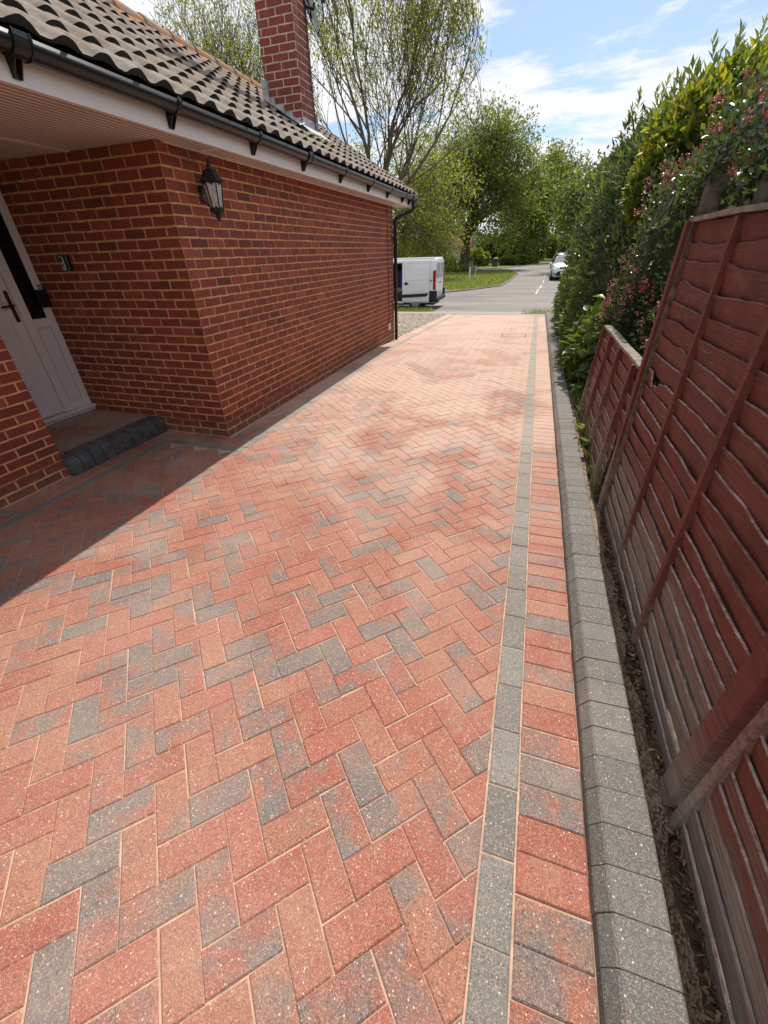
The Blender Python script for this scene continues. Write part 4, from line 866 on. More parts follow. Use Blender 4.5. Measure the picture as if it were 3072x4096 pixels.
def post(label, x0, x1, y0, y1, z0, z1, mat, pale=0.0, lean=0.0):
    mb = MB(); m = 14; rows = []; rd = random.Random(int(y0*1000)+3)
    for k in range(m+1):
        z = z0+(z1-z0)*k/m; j = lambda: rd.uniform(-.0018, .0018); l = lean*(z-z0); e = .004
        rows += [(x0+l+j(), y0+e, z), (x0+l+e, y0+j(), z), (x1+l-e, y0+j(), z), (x1+l, y0+e, z), (x1+l, y1-e, z), (x1+l-e, y1, z), (x0+l+e, y1, z), (x0+l+j(), y1-e, z)]
    mb.add(rows, [(k*8+q, k*8+(q+1) % 8, (k+1)*8+(q+1) % 8, (k+1)*8+q) for k in range(m) for q in range(8)]+[tuple(range(8))[::-1], tuple(m*8+q for q in range(8))], 0, (.5, pale, 0, 1))
    return tag(mb.build('fence_post', mat), label, 'fence post', 'fence posts')
M['postdark'] = simple('tarred_post', (0.085, 0.062, 0.050), 0.9, 0.85, 14, 1.0, 50)
post('wide red-brown post nearest the kerb between the two tall fence panels', .652, .715, .828, .905, -.05, 1.80, M['fence'])
post('narrow worn red-brown post strip beside the wide near post', .662, .700, .766, .798, -.05, 1.72, M['fence'], .25)
post('dark weathered post top standing above the far end of the tall panel', .700, .775, 2.745, 2.80, -.05, 1.83, M['postdark'], 0)
post('dark worn post top behind the middle of the tall panel', .82, .90, 2.44, 2.51, 0, 1.80, M['postdark'], 0)

# ---------------------------------------------------------------- shrubs and hedge on the right
def blob_pts(blobs, n, shell=0.25, lump=0.12, seed=0, zmin=-9, keep=None):
    rg = np.random.default_rng(seed); B = np.array(blobs, float); ar = (B[:, 3]*B[:, 4]+B[:, 4]*B[:, 5]+B[:, 3]*B[:, 5]); pick = rg.choice(len(B), n*3, p=ar/ar.sum())
    d = rg.normal(size=(n*3, 3)); d /= np.linalg.norm(d, axis=1)[:, None]
    b = B[pick]; l = 1+lump*(np.sin(d[:, 0]*7+b[:, 1]*5)*np.sin(d[:, 1]*6+b[:, 2]*7)+.6*np.sin(d[:, 2]*13+d[:, 1]*11+b[:, 0]*3))
    dep = rg.random(n*3)**1.7*shell; P = b[:, :3]+d*b[:, 3:6]*(l*(1-dep))[:, None]
    N_ = d/b[:, 3:6]; N_ /= np.linalg.norm(N_, axis=1)[:, None]
    ok = P[:, 2] > zmin
    for q in B:
        e = ((P-q[:3])/q[3:6]); rr = np.sqrt((e**2).sum(1)); ok &= ~((rr < 0.80-shell*.6) & (np.abs(B[pick]-q).sum(1) > 1e-6))
    if keep is not None: ok &= keep(P)
    P, N_, dep = P[ok][:n], N_[ok][:n], dep[ok][:n]; return P, N_, dep/shell, rg
def shrub(name, label, cat, blobs, n, mat, L=(.05, .08), asp=.4, up=.5, seed=0, zmin=0, shoots=0, group=None, core=.72, shell=.25, keep=None, cols=(0, 1), tilt=.8, lump=.12, shoot_len=.35):
    c = np.array(blobs)[:, :3].mean(0); root = empty(name, (c[0], c[1], max(0, zmin) if c[1] < 14 else G(c[1])), label, cat, group)
    P, N_, dep, rg = blob_pts(blobs, n, shell, lump, seed, zmin, keep); m = len(P)
    A = N_*.6+rg.normal(size=(m, 3))*.55+np.array([0, 0, up]); Nn = N_*tilt+np.array([0, 0, .6])+rg.normal(size=(m, 3))*.45
    Ls = rg.uniform(*L, m); r = np.clip(cols[0]+(cols[1]-cols[0])*(rg.random(m)*.75+.25*np.sin(P[:, 1]*3+P[:, 2]*4)), 0, 1)
    if shoots:
        pp, aa, nn, ll, cc = [], [], [], [], []
        S, SN, _, _ = blob_pts(blobs, 6*shoots, .04, lump, seed+5, zmin+.3, keep); idx = np.argsort(-(SN[:, 2]+.35*S[:, 2]+rg.random(len(S))*.8))[:shoots]
        for i in idx:
            h = rg.uniform(.4, 1)*shoot_len; lean = np.array([rg.normal()*.16, rg.normal()*.16, 1.0]); k = int(h/.022)
            for q in range(k):
                a = q*2.4+rg.random(); t = q/k; pp.append(S[i]+lean*h*t-SN[i]*.04); aa.append(np.array([math.cos(a)*(1-.55*t), math.sin(a)*(1-.55*t), .55+.7*t])); nn.append(np.array([-math.cos(a)*.5, -math.sin(a)*.5, 1])); ll.append(rg.uniform(*L)*(1.12-.35*t)); cc.append(cols[0]+(cols[1]-cols[0])*rg.uniform(.4, 1))
        P = np.vstack([P, pp]); A = np.vstack([A, aa]); Nn = np.vstack([Nn, nn]); Ls = np.append(Ls, ll); r = np.append(r, cc); dep = np.append(dep, np.zeros(len(ll)))
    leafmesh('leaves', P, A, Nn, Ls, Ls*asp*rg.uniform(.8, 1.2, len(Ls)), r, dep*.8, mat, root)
    # solid dark core added under the leaves to block light and read as inner shade
    import bmesh
    bm = bmesh.new()
    for b in blobs:
        mm = Matrix.Translation(b[:3]) @ Matrix.Diagonal((b[3]*core, b[4]*core, b[5]*core, 1)); bmesh.ops.create_icosphere(bm, subdivisions=3, radius=1, matrix=mm)
    for v in bm.verts: v.co *= 1; v.co.z = max(v.co.z+.05*math.sin(v.co.y*9)*math.sin(v.co.x*8), zmin-.02)
    me = bpy.data.meshes.new('twigs'); bm.to_mesh(me); bm.free(); me.materials.append(M['core']); o = bpy.data.objects.new('twigs', me); COL.objects.link(o); o.parent = root; o.matrix_parent_inverse = Matrix.Translation(-root_loc(root))
    return root
HG = 'shrubs of the boundary hedge'
infence = lambda P: ~((P[:, 0] < .80) & (P[:, 1] < 2.95)) & ~((P[:, 0] < .76) & (P[:, 1] < 4.8)) 
# tall laurel
shrub('laurel_shrub', 'tall dark green laurel with long narrow leaves and shoots above the rest of the hedge', 'shrub',
      [(1.38, 7.6, 1.2, .80, 1.3, 1.45), (1.45, 8.6, 2.0, .76, 1.5, 1.10), (1.38, 10.2, 1.3, .78, 1.5, 1.55), (1.50, 7.1, 2.25, .60, 1.1, .80), (1.34, 9.6, 2.30, .60, 1.1, .66), (1.38, 11.6, 1.05, .70, 1.1, 1.35), (1.85, 6.9, 2.60, .50, 1.0, .52)], 27000, M['holl'],
      (.09, .155), .27, .70, 3, .1, 75, HG, .80, .22, infence, shoot_len=.42)
shrub('golden_shrub', 'yellow-green leaved shrub rising between the laurel and the pink flowering shrub', 'shrub',
      [(1.22, 5.75, 2.32, .38, .55, .38), (1.02, 5.7, 2.02, .24, .38, .32), (1.50, 5.9, 2.55, .38, .55, .34)], 5600, M['yel'],
      (.07, .115), .48, .55, 8, .3, 40, HG, .72, .25, infence, shoot_len=.22)
pk = [(1.22, 4.5, 1.50, .54, .75, .66), (1.36, 3.8, 1.95, .50, .85, .50), (1.45, 2.7, 1.75, .58, 1.1, .60), (1.30, 3.4, 1.0, .50, 1.3, .8), (1.10, 4.9, .90, .40, .6, .7), (1.6, 1.2, 1.6, .6, .9, .7)]
shrub('flowering_shrub', 'dark glossy small-leaved shrub dotted with pink flower clusters behind the tall fence', 'shrub', pk, 32000, M['pyr'],
      (.034, .058), .52, .5, 12, .05, 150, HG, .80, .22, infence, shoot_len=.20)
fl = [o for o in COL.objects if o.name.startswith('flowering_shrub')][0]
P, N_, dep, rg = blob_pts(pk, 2300, .03, .12, 31, 0.5, infence); keepc = (np.sin(P[:, 1]*4.1+1)+np.sin(P[:, 2]*6.3)+rg.normal(size=len(P))*.6+(P[:, 2]-1.4)*.8) > .35; P, N_ = P[keepc], N_[keepc]
q = np.repeat(P, 13, 0)+rg.normal(size=(len(P)*13, 3))*.016+np.repeat(N_, 13, 0)*.02; k = len(q)
leafmesh('flowers', q, rg.normal(size=(k, 3))+np.repeat(N_, 13, 0)*.6, rg.normal(size=(k, 3))+np.array([0, 0, 1.]), rg.uniform(.013, .023, k), rg.uniform(.011, .018, k), rg.random(k), np.zeros(k), M['pink'], fl)
shrub('broad_leaved_shrub', 'bright green broad-leaved bush spilling over the kerb beyond the low fence panel', 'shrub',
      [(1.0, 5.9, .42, .42, .75, .58), (.92, 6.7, .30, .36, .8, .46), (1.02, 5.2, .45, .32, .45, .50)], 2600, M['hyd'],
      (.10, .17), .62, .25, 17, -.02, 0, HG, .66, .28, infence, lump=.16)
shrub('low_hedge', 'lower light green part of the hedge leaning over the far kerb', 'hedge',
      [(1.0, 8.0, .50, .46, 1.2, .72), (1.0, 9.8, .50, .45, 1.3, .78), (1.02, 11.6, .45, .42, 1.2, .80), (1.06, 13.2, .35, .42, 1.2, .75)], 11000, M['hyd'],
      (.07, .12), .44, .5, 23, -.15, 20, HG, .80, .22, lump=.16, shoot_len=.15)
shrub('bronze_shrub', 'dark bronze-leaved shrub at the street end of the hedge', 'shrub',
      [(1.32, 13.4, 1.05, .55, 1.0, 1.05), (1.34, 14.5, .55, .50, .8, .85), (1.34, 12.9, 1.75, .40, .7, .50)], 9000, M['brn'],
      (.05, .09), .42, .5, 29, -.2, 60, HG, .8, .22, shoot_len=.3)
# weeds on the soil and dry leaf litter
def blades(name, label, P, h, w, mat, kind='stuff', cat='grass', lean=.35):
    n = len(P); a = RNG.normal(size=(n, 3))*lean; a[:, 2] = 1; L = RNG.uniform(h[0], h[1], n); nn = RNG.normal(size=(n, 3)); nn[:, 2] = .2
    return tag(leafmesh(name, P, a, nn, L, np.full(n, w)*RNG.uniform(.7, 1.3, n), RNG.random(n), np.zeros(n), mat), label, cat, None, kind)
n = 420; yy = RNG.uniform(2.9, 5.4, n); xx = .655+RNG.random(n)**2*.08
blades('weeds', 'thin grass and weeds growing between the kerb and the low fence panel', np.stack([xx, yy, np.zeros(n)], 1), (.03, .28), .006, M['blade'])
wd = empty('dock_plant', (.66, 3.9, 0), 'large wrinkled green leaves of a weed by the foot of the low fence panel', 'weed')
n = 16; a = RNG.uniform(0, 6.28, n); A = np.stack([np.cos(a)*.8-.25, np.sin(a)*.8, RNG.uniform(.2, .9, n)], 1); P0 = np.array([(.655, 3.62, .10), (.65, 3.95, .16), (.66, 4.25, .2)])[RNG.integers(0, 3, n)]+RNG.normal(size=(n, 3))*.02
leafmesh('leaves', P0, A, np.tile([0, 0, 1.], (n, 1))+RNG.normal(size=(n, 3))*.3, RNG.uniform(.09, .16, n), RNG.uniform(.05, .09, n), RNG.random(n), np.zeros(n), M['hyd'], wd)
for p in P0:
    mb = MB(); mb.tube([(p[0]+.01, p[1], 0), (p[0], p[1]+.01, p[2]+.01)], .003, 4); mb.build('stem', M['blade'], wd)
n = 3800; yy = RNG.uniform(-.6, 4.8, n)**1.0; xx = .668+np.abs(RNG.normal(size=n))*.010; xx = np.where(RNG.random(n) < .07, RNG.uniform(.60, .67, n), xx); z = .006+RNG.random(n)*.018; a = RNG.normal(size=(n, 3)); a[:, 2] *= .35; nn = RNG.normal(size=(n, 3))*.5; nn[:, 2] = 1
tag(leafmesh('leaf_litter', np.stack([xx, yy, z], 1), a, nn, RNG.uniform(.012, .042, n), RNG.uniform(.005, .014, n), RNG.random(n), np.zeros(n), M['litter'], None, .35), 'dry brown leaves gathered along the foot of the fence', 'leaf litter', None, 'stuff')

# ---------------------------------------------------------------- trees
def tree(name, label, base, trunk_h, r0, crown, nleaf, leafL, mat, seed, levels=4, up=.5, spread=.9, kids=4, lens=(3, 2.2, 1.4, .8), asp=.45, forks=3, droop=0, group='trees on the green', tl=(0, 0), leafspread=.35, cat='tree', keepf=None, fill=0.0):
    """trunk splits into limbs, limbs into boughs and twigs; leaves in small tufts along the twigs. crown=(cx,cy,cz,rx,ry,rz) pulls growth"""
    rd = random.Random(seed); rg = np.random.default_rng(seed); root = empty(name, base, label, cat, group); mb = MB(); tips = []
    C_ = Vector(crown[:3]); Rr = Vector(crown[3:])
    def inside(p): q = p-C_; return (q.x/Rr.x)**2+(q.y/Rr.y)**2+(q.z/Rr.z)**2
    def grow(p, d, L, r, lv):
        n = max(3, int(4 if lv > 1 else 6)); pts = [p.copy()]; rs = [r]; dd = d.copy()
        for i in range(n):
            dd = (dd+Vector((rd.gauss(0, .13), rd.gauss(0, .13), rd.gauss(0, .10)+up*.10-droop*.12*lv)))
            if inside(p) > .95: dd = dd*.6+(C_-p).normalized()*.25+Vector((0, 0, .1))
            dd.normalize(); p = p+dd*(L/n); pts.append(p.copy()); rs.append(max(.010, r*(1-(i+1)/n*.62)))
            if inside(p) > 1.12 and lv > 0: break
        mb.tube(pts, rs, 7 if lv == 0 else 5 if lv == 1 else 3, cap=False)
        m = len(pts)-1
        if lv >= levels:
            for i in range(1, m+1): tips.append((pts[i], dd.copy()))
            return
        kk = kids if lv else forks*2
        for c in range(kk):
            t = rd.uniform(.3 if lv else .55, 1.0); i = min(m-1, int(t*m)); q = pts[i].lerp(pts[i+1], t*m-i)
            a = rd.uniform(0, 2*math.pi); ax = dd.orthogonal().normalized(); ax = Matrix.Rotation(a, 3, dd) @ ax
            nd = (dd*(1-.45*spread)+ax*spread*rd.uniform(.55, 1)+Vector((0, 0, up*.35-droop*.3))).normalized()
            grow(q, nd, lens[min(lv, len(lens)-1)]*rd.uniform(.65, 1.2), max(.012, rs[i]*rd.uniform(.42, .62)), lv+1)
        grow(pts[-1], dd, lens[min(lv, len(lens)-1)]*rd.uniform(.7, 1.1), rs[-1], lv+1)
    b = Vector(base); lean = Vector((tl[0], tl[1], 1)).normalized()
    mb.tube([b+Vector((0, 0, -.2)), b+Vector((0, 0, .15)), b+lean*.8], [r0*1.75, r0*1.45, r0*1.08], 12, cap=False)
    grow(b+lean*.6, lean, trunk_h, r0*1.1, 0)
    mb.build('trunk', M['bark'], root, smooth=True, fix=False)
    T = np.array([t[0] for t in tips]); D = np.array([t[1] for t in tips])
    if fill:
        k = int(len(T)*fill); d = rg.normal(size=(k, 3)); d /= np.linalg.norm(d, axis=1)[:, None]
        F = np.array(C_)+d*np.array(Rr)*(rg.random((k, 1))**.4)*(1+.12*np.sin(d[:, :1]*9)*np.sin(d[:, 1:2]*8)); dist = rg.random(k) < 1; T = np.vstack([T, F[dist]]); D = np.vstack([D, d[dist]])
    T = T[T[:, 2] > base[2]+.8] if len(T) else T; D = D[:len(T)]
    idx = rg.integers(0, len(T), nleaf//7); P = np.repeat(T[idx], 7, 0)+rg.normal(size=(len(idx)*7, 3))*leafspread; A = np.repeat(D[idx], 7, 0)*.5+rg.normal(size=P.shape)*.7; A[:, 2] -= .1
    if keepf is not None: k = keepf(P); P, A = P[k], A[k]
    Nn = rg.normal(size=P.shape)*.6+np.array([0, 0, 1.]); L = rg.uniform(leafL*.7, leafL*1.3, len(P))
    sh = np.sin(P[:, 0]*1.3+P[:, 2]*1.7)*.2+np.sin(P[:, 1]*2.1+P[:, 0])*.15
    leafmesh('crown', P, A, Nn, L, L*asp, np.clip(rg.random(len(P))*.7+.15+sh, 0, 1), np.zeros(len(P)), mat, root)
    return root
TG = 'trees on the green'
tree('ash_tree', 'big sparse spring tree with many upright bare branches behind the bungalow roof', (-10.4, 30, -.5), 4.6, .42, (-13.2, 30, 9.0, 8.6, 5.5, 9.6), 16000, .15, M['tleafA'], 4, 4, .75, .74, 4, (5.4, 4.6, 3.6, 2.4), .50, 4, group=TG, leafspread=.16)
tree('ash_tree', 'second sparse upright tree showing left of the chimney above the ridge', (-19.5, 31, -.5), 4.6, .36, (-18.6, 31, 9.0, 5.2, 5.0, 8.2), 8500, .15, M['tleafA'], 6, 4, .75, .70, 4, (5.0, 4.2, 3.2, 2.1), .48, 4, group=TG, leafspread=.16)
tree('ash_tree', 'leafy tree low over the parked van with twisted drooping branches', (-13.2, 40, -.5), 3.0, .40, (-10.8, 40, 5.4, 5.6, 5.0, 5.6), 17000, .20, M['tleafA'], 14, 4, .25, .95, 5, (4.0, 3.2, 2.4, 1.6), .45, 4, droop=.35, group=TG, leafspread=.30, fill=.2)
tree('ash_tree', 'broad tree with the thick dark trunk standing in long grass on the green', (-8.75, 58.5, -.5), 3.9, .66, (-8.6, 58.5, 7.5, 7.6, 5.5, 6.7), 32000, .32, M['tleafB'], 23, 4, .42, .95, 5, (4.6, 4.2, 3.2, 2.1), .48, 5, droop=.12, group=TG, leafspread=.40, fill=.35)
tree('ash_tree', 'rounded green tree beside the bend, behind the bench and grey bin', (-2.7, 80.5, -.5), 3.0, .42, (-3.2, 80.5, 5.9, 5.2, 4.5, 6.0), 15000, .42, M['tleafC'], 31, 4, .40, .9, 4, (3.6, 3.0, 2.0, 1.2), .5, 4, group=TG, leafspread=.6, fill=.35)
tree('ash_tree', 'tall green tree with a leaning trunk at the far bend of the road', (.2, 102, -.5), 6.5, .65, (1.9, 103, 9.2, 6.8, 6, 8.0), 16000, .55, M['tleafB'], 37, 4, .45, .9, 4, (5.4, 4.0, 2.6, 1.6), .5, 4, tl=(.22, 0), group=TG, leafspread=.7, fill=.15)
tree('ash_tree', 'green roadside tree arching over the side road, its trunk hidden by the hedge', (7.2, 50, -.5), 3.6, .4, (4.4, 49, 4.4, 4.6, 4.6, 1.7), 5000, .36, M['tleafC'], 41, 4, .3, 1.0, 4, (4.4, 3.2, 2.2, 1.3), .5, 4, tl=(-.30, 0), group=TG, leafspread=.5)
tree('ash_tree', 'green tree filling the gap beyond the drooping tree and the van roof', (-20, 85, -.5), 4, .5, (-19, 85, 7, 8, 6, 6.5), 9000, .5, M['tleafB'], 43, 4, .45, .9, 4, (5, 3.6, 2.4, 1.5), .5, 4, group=TG, leafspread=.7, fill=.15)

# far woodland, bushes, rough grass
def clump(name, label, blobs, n, L, mat, cat='bush', kind=None, group=None, seed=1, core=.8, zmin=-.5):
    r = shrub(name, label, cat, blobs, n, mat, (L*.7, L*1.3), .6, .4, seed, zmin, 0, group, core, .3, lump=.2)
    return r
rd = random.Random(77); B = []
for i in range(52):
    x = -95+i*2.35+rd.uniform(-1, 1); y = 128+rd.uniform(-7, 10); h = rd.uniform(2.5, 5.6) if x < 4 else rd.uniform(4, 7); B.append((x, y, h*.35, 2.6+rd.uniform(0, 1), 2.6, h*.75))
P, N_, dep, rg = blob_pts(B, 42000, .3, .2, 51, -.5); A = N_*.5+rg.normal(size=P.shape)*.6; L = rg.uniform(.4, .8, len(P))
tag(leafmesh('far_woodland', P, A, N_+rg.normal(size=P.shape)*.5+np.array([0, 0, .5]), L, L*.6, np.clip(rg.random(len(P))*.8+.2*np.sin(P[:, 0]), 0, 1), dep*.7, M['tleafC']), 'dark band of far trees and hedges beyond the green', 'woodland', None, 'stuff')
BG = 'bushes on the green'
clump('bush', 'golden-green rounded bush just left of the bench', [(-8.9, 71.5, .3, 1.3, 1.2, 1.2), (-7.9, 72.5, .2, .9, .9, .9)], 3500, .3, M['tleafA'], group=BG, seed=61)
clump('bush', 'low pale hedge running right of the grey bin', [(-4.2, 73.5, -.1, 1.3, .8, .6), (-2.6, 75, -.1, 1.5, .8, .65), (-1.2, 76.5, -.1, 1.1, .8, .55)], 4000, .28, M['tleafB'], group=BG, seed=62)
clump('bush', 'leafy bushes along the green seen right of the van', [(-13.5, 62, .1, 1.6, 1, .95), (-11.6, 62, .1, 1.3, 1, .9), (-15.6, 63, .1, 1.5, 1, 1.0)], 5200, .26, M['tleafB'], group=BG, seed=63)
clump('bush', 'dark rounded bush between the two trees at the bend', [(-1.2, 98, .9, 2.0, 1.4, 1.7), (-4.5, 97, .9, 2.2, 1.4, 1.8)], 3800, .4, M['tleafC'], group=BG, seed=64)
clump('bush', 'sunlit climbing foliage right of the leaning trunk', [(2.4, 112, 1.4, 1.2, 1, 2.2)], 2200, .4, M['tleafA'], group=BG, seed=65)
clump('bush', 'dark shrubs behind the bench', [(-8.5, 88, 1.2, 2.6, 1.5, 2.2), (-5.2, 90, 1.0, 2.0, 1.4, 1.9)], 4200, .4, M['tleafC'], group=BG, seed=66)
def scatter_grass(n, xr, yr, h, w, seed, cond=None):
    rg = np.random.default_rng(seed); x = rg.uniform(*xr, n); y = rg.uniform(*yr, n); z = np.interp(y, YB, [0, -.30, -.47, -.5])
    P = np.stack([x, y, z], 1); return P if cond is None else P[cond(x, y)]
left_x = lambda y: np.interp(y, [28.5, 31.4, 37, 47, 56], [-4.0, -2.25, -1.95, -1.78, -3.1])
g1 = scatter_grass(2600, (-7.5, -3.6), (16.98, 17.95), 0, 0, 1, lambda x, y: x < -3.6-abs(y-17.4)*.5)
g1b = scatter_grass(900, (-.3, 2.2), (16.3, 17.9), 0, 0, 2, lambda x, y: (y-16.4) < (x+.4)*1.2)
blades('long_grass', 'tufts of rough grass on the verges at the end of the driveway', np.vstack([g1, g1b]), (.05, .17), .012, M['blade'])
g2 = scatter_grass(30000, (-13, -1.7), (28.2, 50), 0, 0, 3, lambda x, y: (x < left_x(y)-.05) & (RNG.random(len(x)) < np.interp(y, [28, 40, 50], [1, .6, .4])) & ((x > -9) | (RNG.random(len(x)) < .5)))
g2[:, 2] = -.5
g3 = np.stack([RNG.normal(-9.5, .9, 3500), RNG.normal(56.8, .7, 3500), np.full(3500, -.5)], 1)
blades('long_grass', 'sunlit uncut grass of the green beyond the road', g2, (.05, .17), .035, M['blade'])
blades('long_grass', 'tall pale grass round the thick tree trunk', g3, (.2, .75), .05, M['blade'])

# far houses behind the trees
def far_house(label, x, y, w, d, h, rh, rot=0):
    r = empty('house', (x, y, -.5), label, 'house', 'far houses'); MM = Matrix.Translation((x, y, -.5)) @ Matrix.Rotation(rot, 4, 'Z')
    mb = MB(); mb.box((-w/2, -d/2, 0), (w/2, d/2, h), M4=MM); mb.build('wall', M['render_wall'], r)
    mb = MB(); pts = [(-w/2-.3, -d/2-.3, h), (w/2+.3, -d/2-.3, h), (w/2+.3, d/2+.3, h), (-w/2-.3, d/2+.3, h), (-w/2-.3, 0, h+rh), (w/2+.3, 0, h+rh)]
    mb.add([tuple(MM @ Vector(p)) for p in pts], [(0, 1, 5, 4), (2, 3, 4, 5), (0, 4, 3), (1, 2, 5), (0, 3, 2, 1)]); rf = mb.build('roof', M['farroof'], r)
    mb = MB(); mb.box((w*.25, -.3, h+rh*.4), (w*.25+.7, .3, h+rh+.8), M4=MM); mb.build('chimney', M['farroof'], rf)
    for i in range(3):
        for z0 in ([.9, 3.4] if h > 4 else [.9]):
            mb = MB(); xa = -w/2+w*(i+.5)/3-.6; mb.box((xa, -d/2-.05, z0), (xa+1.2, -d/2+.02, z0+1.2), M4=MM); wn_ = mb.build('window', M['upvc'], r)
            mb = MB(); mb.box((xa+.08, -d/2-.07, z0+.08), (xa+1.12, -d/2-.052, z0+1.12), M4=MM); mb.build('pane', M['glass_dark'], wn_)
far_house('pale house with a brown roof seen through the branches left of the thick trunk', -20.5, 118, 9, 7, 2.8, 2.6)
far_house('red roofed house glimpsed above the dark wall at the far bend', 9.5, 150, 12, 8, 5.2, 3.4)
far_house('low house half hidden behind the trees above the bench', -11, 140, 10, 7, 2.7, 2.3)
mb = MB(); mb.box((3.6, 126, -.5), (16, 126.4, 2.1)); mb.box((3.6, 125.97, 2.1), (16, 126.43, 2.2))
tag(mb.build('garden_wall', M['wall_dark']), 'dark wall at the far end of the road under the trees', 'wall')

# street furniture
bn = empty('bench', (-6.9, 69, -.5), 'dark slatted timber bench on the grass beside the grey bin', 'bench')
mb = MB(); [mb.box((-7.6, 68.7+i*.13, -.07), (-6.25, 68.8+i*.13, -.04), bev=.005) for i in range(3)]; mb.build('seat', M['greenwood'], bn)
mb = MB(); [mb.box((-7.6, 69.12, z), (-6.25, 69.16, z+.09), bev=.005) for z in (.06, .33)]; [mb.box((-7.6+.03+i*.32, 69.13, .14), (-7.6+.08+i*.32, 69.16, .34)) for i in range(5)]; mb.build('backrest', M['greenwood'], bn)
for x in (-7.66, -6.28):
    for y in (68.68, 69.12): mb = MB(); mb.box((x, y, -.52), (x+.08, y+.08, .1 if y < 69 else .43), bev=.006); mb.build('leg', M['greenwood'], bn)
    mb = MB(); mb.box((x, 68.66, .1), (x+.08, 69.2, .14), bev=.006); mb.build('armrest', M['greenwood'], bn)
bi = empty('litter_bin', (-5.8, 69.1, -.5), 'grey square litter bin with a domed lid next to the bench', 'bin')
mb = MB(); mb.box((-6.12, 68.8, -.52), (-5.48, 69.4, .36), bev=.03); mb.build('body', M['binstone'], bi)
mb = MB(); mb.box((-6.17, 68.76, .36), (-5.43, 69.44, .44), bev=.02); mb.lathe([(.34, .44), (.28, .52), (.16, .585), (.02, .61)], -5.8, 69.1, 14); mb.build('lid', M['binlid'], bi)
mb = MB(); mb.box((-6.0, 68.785, .08), (-5.6, 68.80, .24)); mb.build('opening', M['blackmat'], bi)
bi = empty('litter_bin', (-13.2, 76, -.5), 'dark round bin with a pale domed lid beyond the long grass', 'bin')
mb = MB(); mb.lathe([(.36, -.5), (.40, .0), (.40, .45)], -13.2, 76, 14); mb.build('body', M['blackmat'], bi, smooth=True)
mb = MB(); mb.lathe([(.46, .45), (.46, .5), (.3, .62), (.02, .70)], -13.2, 76, 14); mb.build('lid', M['yellowpaint'], bi, smooth=True)
rb = empty('red_bin', (2.55, 118, -.5), 'small red bin on a post on the grass at the far bend', 'bin')
mb = MB(); mb.tube([(2.55, 118, -.5), (2.55, 118, .3)], .05, 8); mb.build('pole', M['binstone'], rb)
mb = MB(); mb.lathe([(.2, -.28), (.27, -.2), (.29, .45), (.30, .5), (.22, .62), (.02, .68)], 2.55, 118, 14); mb.build('body', M['red'], rb, smooth=True)
tp = empty('wooden_post', (-6.05, 45, -.5), 'slim pale wooden post with a dark bracket leaning on the green', 'post')
mb = MB(); mb.box((-6.12, 44.95, -.6), (-6.0, 45.07, .78), bev=.008); mb.build('stake', M['oldwood'], tp)
mb = MB(); mb.box((-5.92, 45.0, -.6), (-5.86, 45.06, .95), bev=.005); mb.build('slat', M['yellowpaint'], tp)
mb = MB(); mb.box((-6.2, 44.93, .72), (-5.86, 45.0, .86), bev=.01); mb.build('bracket', M['blackmat'], tp)
sg = empty('street_sign', (-5.05, 38.6, -.5), 'low grey-white sign board on two short posts in the grass by the kerb', 'sign')
for (x, y) in ((-5.12, 37.9), (-4.98, 40.2)):
    mb = MB(); mb.box((x-.05, y-.05, -.6), (x+.05, y+.05, .42), bev=.008); mb.build('post', M['upvc'], sg)
Ms = Matrix.Translation((-5.05, 39.05, 0)) @ Matrix.Rotation(math.atan2(2.3, .14), 4, 'Z')
mb = MB(); mb.box((-1.1, -.02, -.12), (1.1, .02, .38), M4=Ms, bev=.004); mb.build('board', M['binstone'], sg)

# ---------------------------------------------------------------- vehicles
def wheel(root, x, y, z, r, w, axis, side):
    mb = MB(); v = {'x': Vector((1, 0, 0)), 'y': Vector((0, 1, 0))}[axis]; c = Vector((x, y, z))
    mb.tube([c-v*w/2, c-v*(w/2-.03), c+v*(w/2-.03), c+v*w/2], [r*.93, r, r, r*.93], 22); wr = mb.build('wheel', M['tyre'], root)
    mb = MB(); f = c+v*side*(w/2+.002); mb.tube([f-v*side*.04, f+v*side*.006, f+v*side*.012], [r*.66, r*.66, r*.60], 20); mb.tube([f+v*side*.012, f+v*side*.035], [r*.25, r*.20], 12)
    t = Vector((0, 0, 1)); s_ = v.cross(t)
    for k in range(8):
        a = k*math.pi/4; q = f+(t*math.cos(a)+s_*math.sin(a))*r*.45+v*side*.0125; mb.tube([q-v*side*.004, q+v*side*.003], r*.085, 8, 1)
    mb.build('rim', [M['silver'], M['blackmat']], wr)
van = empty('van', (-6.0, 19.3, -.5), 'white panel van with its side door slid open, parked at the end of the driveway', 'van')
YS, YF = 18.42, 20.24; zg = -.48
def vsec(x, inset_top, zroof, y0=YS, y1=YF):   # one cross section of the body shell
    a = inset_top; m = [(y0+.03, zg+.24), (y0, zg+.30), (y0, zg+.95), (y0+.02, zg+1.10), (y0+.05+a*.5, zg+1.5), (y0+.10+a, zroof-.10), (y0+.17+a, zroof-.025), (y0+.34+a, zroof)]
    return [(x, p, q) for p, q in m]+[(x, y0+y1-p, q) for p, q in m[::-1]]
ZR_ = zg+1.83
secs = [vsec(-3.86, .04, ZR_-.05), vsec(-3.90, .02, ZR_-.01), vsec(-4.06, .0, ZR_), vsec(-5.3, .0, ZR_+.0), vsec(-7.2, .0, ZR_-.03), vsec(-7.5, .02, ZR_-.06)]
front = [vsec(-7.9, .1, ZR_-.30), vsec(-8.3, .12, zg+1.08), vsec(-8.7, .12, zg+.95), vsec(-8.85, .2, zg+.75)]
front[0] = [(x-0, y, z) for x, y, z in front[0]]
mb = MB(); allsec = secs+front; n_ = len(secs[0]); OP = (-6.15, -5.22)
